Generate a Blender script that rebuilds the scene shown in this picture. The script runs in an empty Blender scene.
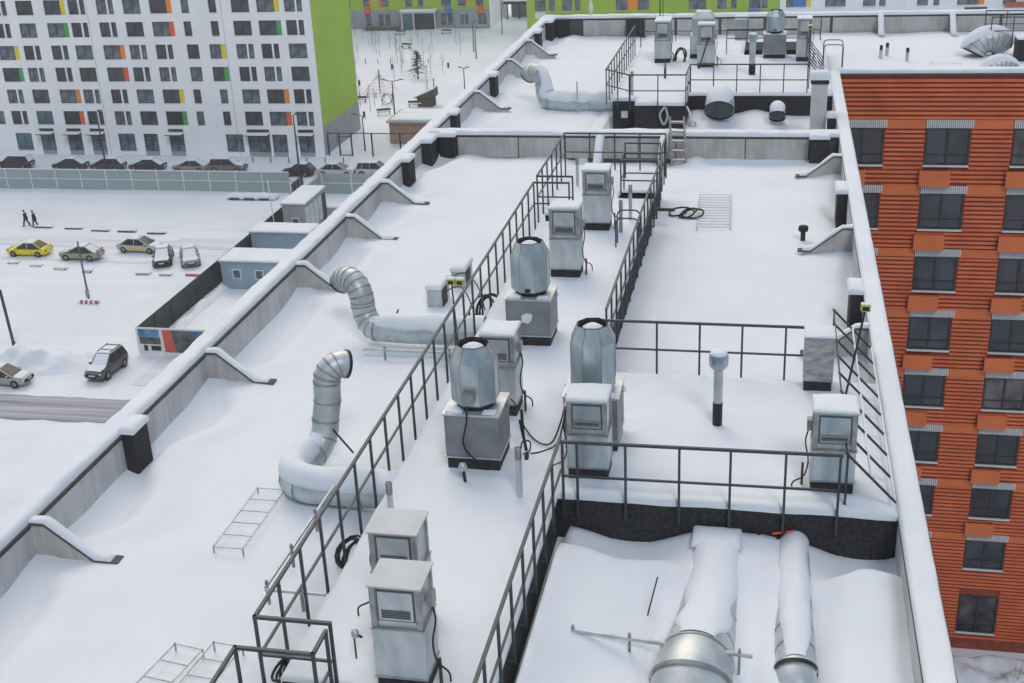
import bpy, bmesh, math, random
from mathutils import Vector, Matrix, noise
random.seed(7)
S = bpy.context.scene
COL = S.collection
PI = math.pi
R = math.radians
ZO = 40.2            # everything is written with z = 0 at eye height; lifted at the end so the ground is z = 0
G = -40.2            # snow on the ground
D = -11.05           # snow on the plant decks
P = -11.12           # top of the parapets
# ------------------------------------------------------------------ materials
def new_mat(name):
    m = bpy.data.materials.new(name); m.use_nodes = True
    return m, m.node_tree, m.node_tree.nodes['Principled BSDF']
def mat(name, c, rough=.6, metal=0., vary=.12, scale=3., bump=.0, bscale=20., stretch=(1,1,1), c2=None, coord='Object', spec=.5):
    m, nt, b = new_mat(name)
    N, L = nt.nodes, nt.links
    tc = N.new('ShaderNodeTexCoord'); mp = N.new('ShaderNodeMapping'); mp.inputs['Scale'].default_value = stretch
    L.new(tc.outputs[coord], mp.inputs['Vector'])
    n = N.new('ShaderNodeTexNoise'); n.inputs['Scale'].default_value = scale; n.inputs['Detail'].default_value = 6
    L.new(mp.outputs[0], n.inputs['Vector'])
    r = N.new('ShaderNodeValToRGB')
    a = c2 if c2 else tuple(v*(1-vary) for v in c)
    z = c if c2 else tuple(min(1, v*(1+vary)) for v in c)
    r.color_ramp.elements[0].color = (*a, 1); r.color_ramp.elements[1].color = (*z, 1)
    r.color_ramp.elements[0].position = .33; r.color_ramp.elements[1].position = .67
    L.new(n.outputs['Fac'], r.inputs[0]); L.new(r.outputs[0], b.inputs['Base Color'])
    b.inputs['Roughness'].default_value = rough; b.inputs['Metallic'].default_value = metal
    b.inputs['Specular IOR Level'].default_value = spec
    if bump:
        n2 = N.new('ShaderNodeTexNoise'); n2.inputs['Scale'].default_value = bscale; n2.inputs['Detail'].default_value = 4
        L.new(mp.outputs[0], n2.inputs['Vector'])
        bp = N.new('ShaderNodeBump'); bp.inputs['Strength'].default_value = bump; bp.inputs['Distance'].default_value = .05
        L.new(n2.outputs['Fac'], bp.inputs['Height']); L.new(bp.outputs[0], b.inputs['Normal'])
    return m
def snow_mat(name, c=(.775,.828,.89), c2=(.735,.79,.855), big=.35, bump=.25, bs=6.):
    m, nt, b = new_mat(name); N, L = nt.nodes, nt.links
    g = N.new('ShaderNodeNewGeometry')
    n = N.new('ShaderNodeTexNoise'); n.inputs['Scale'].default_value = big; n.inputs['Detail'].default_value = 8; n.inputs['Roughness'].default_value = .6
    L.new(g.outputs['Position'], n.inputs['Vector'])
    r = N.new('ShaderNodeValToRGB'); r.color_ramp.elements[0].color = (*c2,1); r.color_ramp.elements[1].color = (*c,1)
    r.color_ramp.elements[0].position = .35; r.color_ramp.elements[1].position = .6
    L.new(n.outputs['Fac'], r.inputs[0]); L.new(r.outputs[0], b.inputs['Base Color'])
    b.inputs['Roughness'].default_value = .85; b.inputs['Specular IOR Level'].default_value = .2
    n1 = N.new('ShaderNodeTexNoise'); n1.inputs['Scale'].default_value = bs; n1.inputs['Detail'].default_value = 7; n1.inputs['Roughness'].default_value = .65
    L.new(g.outputs['Position'], n1.inputs['Vector'])
    bp = N.new('ShaderNodeBump'); bp.inputs['Strength'].default_value = bump; bp.inputs['Distance'].default_value = .03
    L.new(n1.outputs['Fac'], bp.inputs['Height'])
    n2 = N.new('ShaderNodeTexNoise'); n2.inputs['Scale'].default_value = 1.1; n2.inputs['Detail'].default_value = 3
    L.new(g.outputs['Position'], n2.inputs['Vector'])
    bp2 = N.new('ShaderNodeBump'); bp2.inputs['Strength'].default_value = bump; bp2.inputs['Distance'].default_value = .12
    L.new(n2.outputs['Fac'], bp2.inputs['Height']); L.new(bp.outputs[0], bp2.inputs['Normal'])
    L.new(bp2.outputs[0], b.inputs['Normal'])
    return m
def concrete_mat(name, c, dark, streak=1.):
    m, nt, b = new_mat(name); N, L = nt.nodes, nt.links
    g = N.new('ShaderNodeNewGeometry'); mp = N.new('ShaderNodeMapping'); mp.inputs['Scale'].default_value = (4,4,.5)
    L.new(g.outputs['Position'], mp.inputs['Vector'])
    n = N.new('ShaderNodeTexNoise'); n.inputs['Scale'].default_value = 1.6; n.inputs['Detail'].default_value = 8; n.inputs['Roughness'].default_value = .7
    L.new(mp.outputs[0], n.inputs['Vector'])
    n2 = N.new('ShaderNodeTexNoise'); n2.inputs['Scale'].default_value = 1.2; n2.inputs['Detail'].default_value = 5
    L.new(g.outputs['Position'], n2.inputs['Vector'])
    mx = N.new('ShaderNodeMath'); mx.operation = 'MULTIPLY'
    L.new(n.outputs['Fac'], mx.inputs[0]); L.new(n2.outputs['Fac'], mx.inputs[1])
    r = N.new('ShaderNodeValToRGB'); r.color_ramp.elements[0].color = (*dark,1); r.color_ramp.elements[1].color = (*c,1)
    r.color_ramp.elements[0].position = .12; r.color_ramp.elements[1].position = .30
    L.new(mx.outputs[0], r.inputs[0]); L.new(r.outputs[0], b.inputs['Base Color']); b.inputs['Roughness'].default_value = .9
    return m
M = {}
M['snow'] = snow_mat('snow')
M['snow_cap'] = snow_mat('snow_cap', bump=.35, bs=9.)
def drag(m):
    nt=m.node_tree; N,L=nt.nodes,nt.links; b=N['Principled BSDF']; old=b.inputs['Base Color'].links[0].from_socket
    g=N.new('ShaderNodeNewGeometry'); mp=N.new('ShaderNodeMapping'); mp.inputs['Scale'].default_value=(.035,1.1,1); L.new(g.outputs['Position'],mp.inputs['Vector'])
    n=N.new('ShaderNodeTexNoise'); n.inputs['Scale'].default_value=.8; n.inputs['Detail'].default_value=5; L.new(mp.outputs[0],n.inputs['Vector'])
    r=N.new('ShaderNodeValToRGB'); r.color_ramp.elements[0].color=(.96,.963,.97,1); r.color_ramp.elements[1].color=(1,1,1,1); r.color_ramp.elements[0].position=.36; r.color_ramp.elements[1].position=.46
    L.new(n.outputs['Fac'],r.inputs[0]); x=N.new('ShaderNodeMix'); x.data_type='RGBA'; x.blend_type='MULTIPLY'; x.inputs[0].default_value=1
    L.new(old,x.inputs[6]); L.new(r.outputs[0],x.inputs[7]); L.new(x.outputs[2],b.inputs['Base Color'])
M['ground_snow'] = snow_mat('ground_snow', (.79,.835,.885), (.72,.765,.825), big=.09, bump=.5, bs=1.2)
M['concrete'] = concrete_mat('concrete', (.56,.565,.575), (.42,.42,.42))
M['concrete_warm'] = concrete_mat('concrete_warm', (.52,.515,.50), (.37,.355,.335))
M['joint'] = mat('joint', (.10,.095,.09), .9)
M['bitumen'] = mat('bitumen', (.031,.031,.034), .85, vary=.5, scale=25, bump=.4, bscale=90)
M['rail'] = mat('rail_paint', (.042,.052,.066), .5, vary=.25, scale=8)
M['galv'] = mat('galvanised', (.60,.645,.67), .42, .5, vary=.14, scale=2.4, c2=(.42,.47,.505), stretch=(1.6,1.6,.7), bump=.06, bscale=3)
M['galv_dark'] = mat('galvanised_dark', (.27,.29,.31), .5, .45, vary=.15, scale=6)
M['galv_blue'] = mat('galvanised_blue', (.60,.67,.70), .34, .62, scale=1.5, c2=(.30,.385,.43), stretch=(1.8,1.8,.6), bump=.08, bscale=3)  # spangle, with light-dark streaks painted in for facet reflections
M['lid'] = mat('lid_sheet', (.47,.51,.54), .6, .15, vary=.1, scale=2)
M['duct'] = mat('duct_metal', (.62,.67,.695), .46, .45, scale=2.6, c2=(.40,.47,.50), bump=.10, bscale=4)  # spangle, plus painted tone contrast standing in for reflections
M['grey_paint'] = mat('grey_box_paint', (.215,.232,.258), .5, .2, vary=.18, scale=2.2)
M['steel_trim'] = mat('steel_trim', (.40,.42,.43), .45, .4, scale=5, c2=(.25,.25,.245))
M['black'] = mat('black_plastic', (.014,.014,.016), .55)
M['rust'] = mat('rusty_steel', (.085,.068,.058), .8, vary=.4, scale=12)
M['louvre'] = mat('louvre', (.12,.13,.14), .5, .3)
M['wood'] = mat('weathered_wood', (.36,.29,.25), .8, vary=.25, scale=9)
M['yellow'] = mat('yellow_lamp', (.55,.50,.05), .5)
M['red'] = mat('faded_red', (.42,.10,.08), .7, vary=.3, scale=2)
M['orange_rib'] = mat('orange_cladding', (.80,.205,.080), .65, vary=.22, scale=.8, c2=(.64,.14,.052), coord='Object')
M['orange_dark'] = mat('cladding_groove', (.30,.062,.036), .8, vary=.2)
M['orange_flat'] = mat('orange_panel', (.72,.18,.06), .6, vary=.08, scale=1)
M['grille'] = mat('white_grille', (.72,.73,.74), .6, vary=.04)
M['white_wall'] = mat('white_facade', (.86,.875,.90), .8, vary=.04, scale=.25)
M['green_wall'] = mat('green_facade', (.33,.50,.06), .8, vary=.05, scale=.2)
M['grey_wall'] = mat('grey_facade', (.32,.33,.37), .8, vary=.06, scale=.4)
M['frame'] = mat('window_frame_dark', (.035,.036,.04), .5)
M['frame_white'] = mat('window_frame_white', (.7,.7,.72), .5)
def glass(name, c, c2, scale=.35, rough=.12):
    m = mat(name, c, rough, 0., c2=c2, scale=scale, coord='Generated'); return m
M['glass'] = mat('dark_glass', (.060,.062,.075), .10, c2=(.018,.018,.024), scale=.6, coord='Object')
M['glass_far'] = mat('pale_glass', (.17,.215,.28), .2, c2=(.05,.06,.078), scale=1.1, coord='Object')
M['glass_old'] = mat('glass_with_curtain', (.16,.155,.16), .14, c2=(.022,.022,.028), scale=.9, coord='Object')
M['glass_mid'] = mat('mid_glass', (.07,.08,.105), .2, c2=(.03,.034,.045), scale=.9, coord='Object')
M['glass_teal'] = mat('teal_glass', (.11,.24,.26), .2, c2=(.05,.10,.12), scale=.3, coord='Object')
for k, c in dict(p_yellow=(.80,.62,.03), p_green=(.07,.36,.09), p_orange=(.82,.26,.03), p_red=(.76,.13,.05), p_blue=(.05,.20,.55)).items():
    M[k] = mat(k, c, .6, vary=.06)
M['fence_teal'] = mat('fence_sheet', (.32,.385,.40), .6, vary=.06, scale=2, stretch=(6,1,.2))
M['fence_black'] = mat('fence_dark_sheet', (.045,.052,.052), .8, vary=.3, scale=2)
M['cabin_blue'] = mat('cabin_blue', (.27,.37,.45), .6, vary=.08, scale=1)
M['brick'] = mat('brick_tan', (.32,.20,.15), .85, vary=.15, scale=2)
M['asphalt'] = mat('slushy_asphalt', (.42,.44,.49), .7, c2=(.16,.175,.21), scale=.5, stretch=(.12,4.2,1))
M['track'] = mat('tyre_packed_snow', (.74,.77,.82), .8, c2=(.60,.63,.68), scale=.5, stretch=(.10,2.0,1))
M['dirt_snow'] = mat('dirty_snow', (.76,.78,.81), .9, c2=(.60,.60,.61), scale=.8)
M['tyre'] = mat('tyre', (.015,.015,.016), .9)
M['rim'] = mat('rim', (.25,.25,.26), .4, .6)
M['lamp_glass'] = mat('headlamp', (.7,.7,.7), .2)
M['tail'] = mat('tail_lamp', (.35,.02,.02), .3)
M['bark'] = mat('bark', (.09,.075,.065), .9)
M['needle'] = mat('needles', (.030,.045,.036), .9, vary=.5, scale=1)
M['twig'] = mat('dry_twig', (.15,.10,.08), .9)
M['skin'] = mat('skin', (.5,.33,.26), .6)
M['cloth'] = mat('dark_cloth', (.022,.024,.032), .9)
M['cloth2'] = mat('black_cloth', (.014,.014,.018), .9)
# ------------------------------------------------------------------ mesh helpers
class MB:
    def __init__(s): s.v=[]; s.f=[]; s.sm=[]
    def poly(s, pts, smooth=False):
        n=len(s.v); s.v += [tuple(p) for p in pts]; s.f.append(tuple(range(n,n+len(pts)))); s.sm.append(smooth); return s
    def add(s, vs, fs, smooth=False):
        n=len(s.v); s.v += [tuple(p) for p in vs]
        for f in fs: s.f.append(tuple(i+n for i in f)); s.sm.append(smooth)
        return s
    def box(s, x0,x1,y0,y1,z0,z1, taper=0.):
        t=taper
        vs=[(x0,y0,z0),(x1,y0,z0),(x1,y1,z0),(x0,y1,z0),(x0+t,y0+t,z1),(x1-t,y0+t,z1),(x1-t,y1-t,z1),(x0+t,y1-t,z1)]
        return s.add(vs,[(3,2,1,0),(4,5,6,7),(0,1,5,4),(1,2,6,5),(2,3,7,6),(3,0,4,7)])
    def pad(s, x0,x1,y0,y1,z0,h, r=.05, nx=6, ny=6, amp=.015, seed=0.):
        """a soft snow pad: rounded edges, uneven top"""
        def ax(a,b,n):
            r_=min(r,(b-a)*.3); o=[a,a+r_*.3,a+r_]; o+=[a+r_+(b-a-2*r_)*i/n for i in range(1,n)]; return o+[b-r_,b-r_*.3,b]
        xs=ax(x0,x1,nx); ys=ax(y0,y1,ny); X=len(xs); Y=len(ys); vs=[]
        def edge(i,n): k=min(i,n-1-i); return (0.45,.8,1)[min(k,2)]
        for j,y in enumerate(ys):
            for i,x in enumerate(xs):
                e=min(edge(i,X),edge(j,Y)); vs.append((x,y,z0+h*e*(1+.16*noise.noise(Vector((x*.9,y*.9,seed+5)))+.10*noise.noise(Vector((x*3.3,y*3.3,seed+2))))+noise.noise(Vector((x*2.3+seed,y*2.3,seed)))*amp*2*e))
        n0=len(vs)
        fs=[(j*X+i,j*X+i+1,(j+1)*X+i+1,(j+1)*X+i) for j in range(Y-1) for i in range(X-1)]
        ring=[i for i in range(X)]+[j*X+X-1 for j in range(1,Y)]+[(Y-1)*X+i for i in range(X-2,-1,-1)]+[j*X for j in range(Y-2,0,-1)]
        for k in ring: vs.append((vs[k][0],vs[k][1],z0))
        m=len(ring)
        fs+=[(ring[k],n0+k,n0+(k+1)%m,ring[(k+1)%m]) for k in range(m)]
        return s.add(vs,fs,True)
    def tube(s, pts, r, n=8, smooth=True, caps=True, arc=None, up=None):
        """sweep along pts; r number or list; arc=(a0,a1) sweeps only part of the section, angle 0 = up"""
        pts=[Vector(p) for p in pts]; K=len(pts); rs=r if isinstance(r,(list,tuple)) else [r]*K
        T=[]
        for i in range(K):
            a=pts[max(i-1,0)]; b=pts[min(i+1,K-1)]; d=(b-a).normalized()
            if 0<i<K-1:
                d=((pts[i]-pts[i-1]).normalized()+(pts[i+1]-pts[i]).normalized())
                d=d.normalized() if d.length>1e-6 else (b-a).normalized()
            T.append(d)
        u=Vector(up) if up else (Vector((0,0,1)) if abs(T[0].z)<.9 else Vector((0,1,0)))
        vs=[]; full=arc is None; m=n if full else n+1
        for i in range(K):
            u=(u-T[i]*u.dot(T[i])); u=u.normalized() if u.length>1e-5 else T[i].orthogonal().normalized()
            w=T[i].cross(u)
            sc=1.
            if 0<i<K-1:
                c=(pts[i]-pts[i-1]).normalized().dot(T[i]); sc=1/max(c,.6)
            for k in range(m):
                a=2*PI*k/n if full else arc[0]+(arc[1]-arc[0])*k/n
                vs.append(pts[i]+(u*math.cos(a)+w*math.sin(a))*rs[i])
        fs=[]
        for i in range(K-1):
            for k in range(m if full else m-1):
                k2=(k+1)%m; fs.append((i*m+k,i*m+k2,(i+1)*m+k2,(i+1)*m+k))
        s.add(vs,fs,smooth)
        if caps and full:
            s.poly([vs[k] for k in range(m)][::-1]); s.poly([vs[(K-1)*m+k] for k in range(m)])
        return s
    def bar(s,a,b,w=.04,h=None):
        """square bar between two points"""
        a=Vector(a); b=Vector(b); d=(b-a).normalized(); h=h or w
        u=Vector((0,0,1)) if abs(d.z)<.95 else Vector((0,1,0))
        x=d.cross(u).normalized()*w/2; y=x.cross(d).normalized()*h/2
        vs=[a-x-y,a+x-y,a+x+y,a-x+y,b-x-y,b+x-y,b+x+y,b-x+y]
        return s.add(vs,[(0,1,2,3),(7,6,5,4),(0,4,5,1),(1,5,6,2),(2,6,7,3),(3,7,4,0)])
    def lathe(s, prof, c=(0,0,0), n=24, smooth=True, rot=0.):
        vs=[]; K=len(prof)
        for r,z in prof:
            for k in range(n):
                a=2*PI*k/n+rot; vs.append((c[0]+r*math.cos(a),c[1]+r*math.sin(a),c[2]+z))
        fs=[(i*n+k,i*n+(k+1)%n,(i+1)*n+(k+1)%n,(i+1)*n+k) for i in range(K-1) for k in range(n)]
        s.add(vs,fs,smooth); return s
    def disc(s,c,r,n=24,rot=0.):
        s.poly([(c[0]+r*math.cos(2*PI*k/n+rot),c[1]+r*math.sin(2*PI*k/n+rot),c[2]) for k in range(n)]); return s
    def prism(s, pts, ax, a, b):
        """2-D outline extruded along axis ax from a to b"""
        def q(p,t):
            return {'x':(t,p[0],p[1]),'y':(p[0],t,p[1]),'z':(p[0],p[1],t)}[ax]
        n=len(pts); vs=[q(p,a) for p in pts]+[q(p,b) for p in pts]
        fs=[tuple(range(n))[::-1],tuple(range(n,2*n))]+[(i,(i+1)%n,n+(i+1)%n,n+i) for i in range(n)]
        return s.add(vs,fs)
    def build(s, name, m, parent=None, bevel=0., origin=None, seg=2):
        me=bpy.data.meshes.new(name)
        if parent is None and origin is None and s.v:
            xs=[v[0] for v in s.v]; ys=[v[1] for v in s.v]; origin=((min(xs)+max(xs))/2,(min(ys)+max(ys))/2,min(v[2] for v in s.v))
        if parent is not None:
            p=parent; o=Vector((0,0,0))
            while p is not None: o+=Vector(p.location); p=p.parent
            lo=o
        else: lo=Vector(origin)
        me.from_pydata([Vector(v)-lo for v in s.v],[],s.f)
        me.polygons.foreach_set('use_smooth',s.sm)
        ob=bpy.data.objects.new(name,me); COL.objects.link(ob)
        if parent is not None: ob.parent=parent
        else: ob.location=lo
        if m: me.materials.append(m)
        bm=bmesh.new(); bm.from_mesh(me); bmesh.ops.recalc_face_normals(bm,faces=bm.faces); bm.to_mesh(me); bm.free()
        if bevel:
            b=ob.modifiers.new('bevel','BEVEL'); b.width=bevel; b.segments=seg; b.limit_method='ANGLE'; b.angle_limit=R(40)
        return ob
def split(mb):
    """the loose pieces of a builder, each as a builder of its own"""
    par=list(range(len(mb.v)))
    def find(a):
        while par[a]!=a: par[a]=par[par[a]]; a=par[a]
        return a
    for f in mb.f:
        for k in f[1:]: par[find(k)]=find(f[0])
    out={}
    for f,sm in zip(mb.f,mb.sm):
        q=out.setdefault(find(f[0]),(MB(),{})); n,mp=q; g=[]
        for k in f:
            if k not in mp: mp[k]=len(n.v); n.v.append(mb.v[k])
            g.append(mp[k])
        n.f.append(tuple(g)); n.sm.append(sm)
    return [q[0] for q in out.values()]
def each(mb,name,m,parent,**k):
    o=[q.build(name,m,parent,**k) for q in split(mb)]
    return o[0]
def tag(o,label=None,cat=None,group=None,kind=None):
    if label: o['label']=label
    if cat: o['category']=cat
    if group: o['group']=group
    if kind: o['kind']=kind
    return o
def thing(name,label,cat,loc=(0,0,0),group=None):
    o=bpy.data.objects.new(name,None); o.empty_display_size=.2; COL.objects.link(o); o.location=loc
    return tag(o,label,cat,group)
def copy_tree(o,parent=None):
    c=o.copy(); COL.objects.link(c); c.parent=parent
    for ch in list(o.children): copy_tree(ch,c)
    return c
def nz(x,y,s,seed=0.): return noise.noise(Vector((x*s+seed*17.3,y*s-seed*9.1,seed)))
def sstep(a,b,x):
    t=min(1,max(0,(x-a)/(b-a))); return t*t*(3-2*t)
def rng(a,b,step):
    n=max(1,round((b-a)/step)); return [a+(b-a)*i/n for i in range(n+1)]
def grid(name,xs,ys,zf,inside=None,m=None,parent=None,skirt=0.,edge=0.):
    """height sheet over a masked grid with soft edges"""
    X,Y=len(xs),len(ys)
    cell=lambda i,j: 0<=i<X-1 and 0<=j<Y-1 and (inside is None or inside((xs[i]+xs[i+1])/2,(ys[j]+ys[j+1])/2))
    idx={}; mb=MB(); vs=[]; fs=[]
    for j in range(Y-1):
        for i in range(X-1):
            if not cell(i,j): continue
            q=[]
            for a,b in ((i,j),(i+1,j),(i+1,j+1),(i,j+1)):
                if (a,b) not in idx:
                    bd=not all(cell(a+da,b+db) for da in(-1,0) for db in (-1,0))
                    idx[a,b]=len(vs); vs.append((xs[a],ys[b],zf(xs[a],ys[b])-(edge if bd else 0)))
                q.append(idx[a,b])
            fs.append(tuple(q))
            if skirt:
                for (di,dj,a,b) in ((-1,0,3,0),(1,0,1,2),(0,-1,0,1),(0,1,2,3)):
                    if not cell(i+di,j+dj):
                        va,vb=vs[q[a]],vs[q[b]]; n=len(vs)
                        vs.append((va[0],va[1],va[2]-skirt)); vs.append((vb[0],vb[1],vb[2]-skirt)); fs.append((q[a],q[b],n+1,n))
    mb.add(vs,fs,True)
    return mb.build(name,m,parent)
drag(M['ground_snow'])
# ================================================================== GROUND
FIN_L=[9.5,16.75,24.1,29.95,34.18,37.8,51.35,58.34,63.34]
FIN_R=[12.0,26.92,34.05,41.6,51.5,62.]
def ground_z(x,y):
    z=G
    if -110<x<-30 and 60<y<260: z+=.12*nz(x,y,.12,1)+.03*nz(x,y,.35,2)
    return z
gx=[-900,-500,-300,-200,-150,-125]+rng(-110,-30,.9)+rng(-28,60,8)+[80,120,200,400,900]
gy=[-500,-200,0,40,55]+rng(60,200,.9)+rng(203,262,4)+[300,400,700,1500]
g=grid('ground',gx,gy,ground_z,m=M['ground_snow']); tag(g,kind='structure')
def sheet(name,m,x0,x1,y0,y1,dz,rag=.35,seed=3,step=.9):
    mb=MB(); xs=rng(x0,x1,step); lo=[y0+rag*nz(x,0,.6,seed) for x in xs]; hi=[y1+rag*nz(x,9,.6,seed+1) for x in xs]
    n=5; vs=[]
    for x,a,b in zip(xs,lo,hi):
        for k in range(n+1):
            y=a+(b-a)*k/n; vs.append((x,y,ground_z(x,y)+dz+.025))
    fs=[(i*(n+1)+k,(i+1)*(n+1)+k,(i+1)*(n+1)+k+1,i*(n+1)+k+1) for i in range(len(xs)-1) for k in range(n)]
    mb.add(vs,fs,True); return tag(mb.build(name,m),kind='structure')
sheet('road',M['asphalt'],-140,-14,73.5,77.4,.02)
sheet('road_snow',M['track'],-140,-50,111.2,113.6,.0,seed=8); sheet('road_snow',M['track'],-120,-54,106.9,107.5,.0,.2,seed=11)
sheet('road_snow',M['track'],-60,-50.6,111.6,114.6,.01,.5,seed=13)
sheet('pavement',M['dirt_snow'],-140,-30,137.5,142.8,-.03,seed=15)
sheet('pavement',M['track'],-48,-43.5,80.,86.,.0,.5,seed=18)
# dirty snow heap beside the grey car
def heap(label,cx,cy,rx,ry,h,seed,m='snow',grp=None):
    xs=rng(cx-rx,cx+rx,.22); ys=rng(cy-ry,cy+ry,.22)
    def zf(x,y):
        q=((x-cx)/rx)**2+((y-cy)/ry)**2
        return G-.1+max(0,1-q)**1.2*(h+h*.7*nz(x,y,.7,seed)+.22*h*nz(x,y,2.2,seed))+.1*(q<1)
    return tag(grid('snow_heap',xs,ys,zf,m=M[m]),label,'snow heap',grp)
heap('large lumpy ploughed snow heap behind the parked grey car',-58.5,83.2,5.6,2.6,1.15,4)
heap('low broken ridge of ploughed snow between the heap and the dark off-road car',-54.0,84.9,2.0,.8,.45,9)
heap('low snow ridge lying along the foot of the dark construction fence',-49.3,96,.7,9,.5,21)
heap('uneven snow bank on the ground under the orange facade',11.5,52.2,8,2.0,1.2,30)
# ================================================================== BUILDING UNDER THE ROOF
bld=thing('apartment_building','apartment block under the snowy roof, with an orange ribbed facade on its right wing','building',(0,30,G))
MB().box(-12.80,2.68,3,70.3,G,-12.75).build('wall',M['grey_wall'],bld)
MB().box(2.68,30,55.30,70.3,G,-12.7).build('wing_core',M['orange_dark'],bld)
WX=[2.93+3.545*i for i in range(7)]; WW=1.80
rows=[]
for r in range(9):
    zt=-13.5-2.895*r; zb=zt-1.62
    if r==8: zt=-36.95; zb=-39.15
    rows.append((zt,zb))
def fill(mb,x0,x1,y0,y1,z0,z1,holes):
    """wall skin with rectangular openings; holes = list of (zb,zt,[(xa,xb),...])"""
    z=z0
    for zb,zt,sp in sorted(holes):
        if zb>z: mb.box(x0,x1,y0,y1,z,zb)
        x=x0
        for a,b in sorted(sp):
            if a>x: mb.box(x,a,y0,y1,zb,zt)
            x=max(x,b)
        if x<x1: mb.box(x,x1,y0,y1,zb,zt)
        z=zt
    if z<z1: mb.box(x0,x1,y0,y1,z,z1)
mb=MB(); fill(mb,2.70,30,55.06,55.30,G,P-.12,[(zb,zt,[(x,x+WW) for x in WX]) for zt,zb in rows]); mb.build('facade_backing',M['orange_dark'],bld)
ribs=MB(); z=P-.30
while z>G+.7:
    segs=[(2.74,30.)]
    for zt,zb in rows:
        if z-.10<zt+.34 and z>zb-.14:
            e=[]; x=2.74
            for wx in WX:
                if wx-.05>x: e.append((x,wx-.05))
                x=wx+WW+.05
            e.append((x,30.)); segs=e; break
    for a,b in segs:
        ribs.add([(a,55.052,z-.06),(b,55.052,z-.06),(b,55.0,z-.112),(a,55.0,z-.112),(a,55.0,z),(b,55.0,z),(b,55.052,z+.0),(a,55.052,z+.0)],[(0,1,2,3),(3,2,5,4),(4,5,6,7)])
    z-=.1985
ribs.build('cladding',M['orange_rib'],bld)
fb=MB()
for zt,zb in rows[:8]:
    x=2.74
    for wx in WX+[30.2]:
        if wx-.06>x: fb.box(x,wx-.06,54.975,54.998,zt-.02,zt+.36)
        x=wx+WW+.06
each(fb,'floor_band',M['orange_flat'],bld)
for r,(zt,zb) in enumerate(rows):
    for i,wx in enumerate(WX):
        if i>4: continue
        w=MB(); a,b=wx,wx+WW; t=.06
        w.box(a,a+t,55.03,55.14,zb,zt); w.box(b-t,b,55.03,55.14,zb,zt); w.box(a+t,b-t,55.03,55.14,zt-t,zt); w.box(a+t,b-t,55.03,55.14,zb,zb+t)
        w.box(a+WW*.47,a+WW*.53,55.04,55.13,zb+t,zt-t); w.box(a+t,a+WW*.47,55.05,55.12,zb+.42,zb+.47); w.box(a+WW*.53,b-t,55.05,55.12,zb+.42,zb+.47)
        win=w.build('window',M['frame'],bld)
        MB().box(a+t,b-t,55.085,55.10,zb+t,zt-t).build('pane',M[('glass','glass_mid','glass_old','glass')[(i*5+r*3+i*r)%4]],win)
        MB().box(a-.04,b+.04,54.93,55.06,zb-.07,zb-.003).build('sill',M['grille'],win)
        if r<8:
            x0=a-.02
            gmb=MB(); x=x0
            while x<b+.06: gmb.box(x,x+.05,54.955,55.0,zt+.01,zt+.36); x+=.085
            gmb.build('vent_grille',M['grille'],win); MB().box(x0,b+.06,55.005,55.03,zt+.02,zt+.35).build('grille_back',M['grey_wall'],win)
            if r<7:
                zz=rows[r+1][0]+.37
                k=MB(); k.box(a-.16,a+1.12,54.76,54.79,zz,zz+.70); k.box(a-.16,a-.12,54.79,54.97,zz,zz+.70); k.box(a+1.08,a+1.12,54.79,54.97,zz,zz+.70); k.box(a-.12,a+1.08,54.79,54.97,zz,zz+.03)
                k.build('air_conditioner_basket',M['orange_flat'],bld)
MB().box(2.72,30,54.94,55.30,P-.12,P-.03).build('coping',M['joint'],bld)
MB().pad(2.60,30,54.93,55.5,P-.03,.16,nx=40,seed=3).build('coping_snow',M['snow_cap'],bld)
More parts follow.
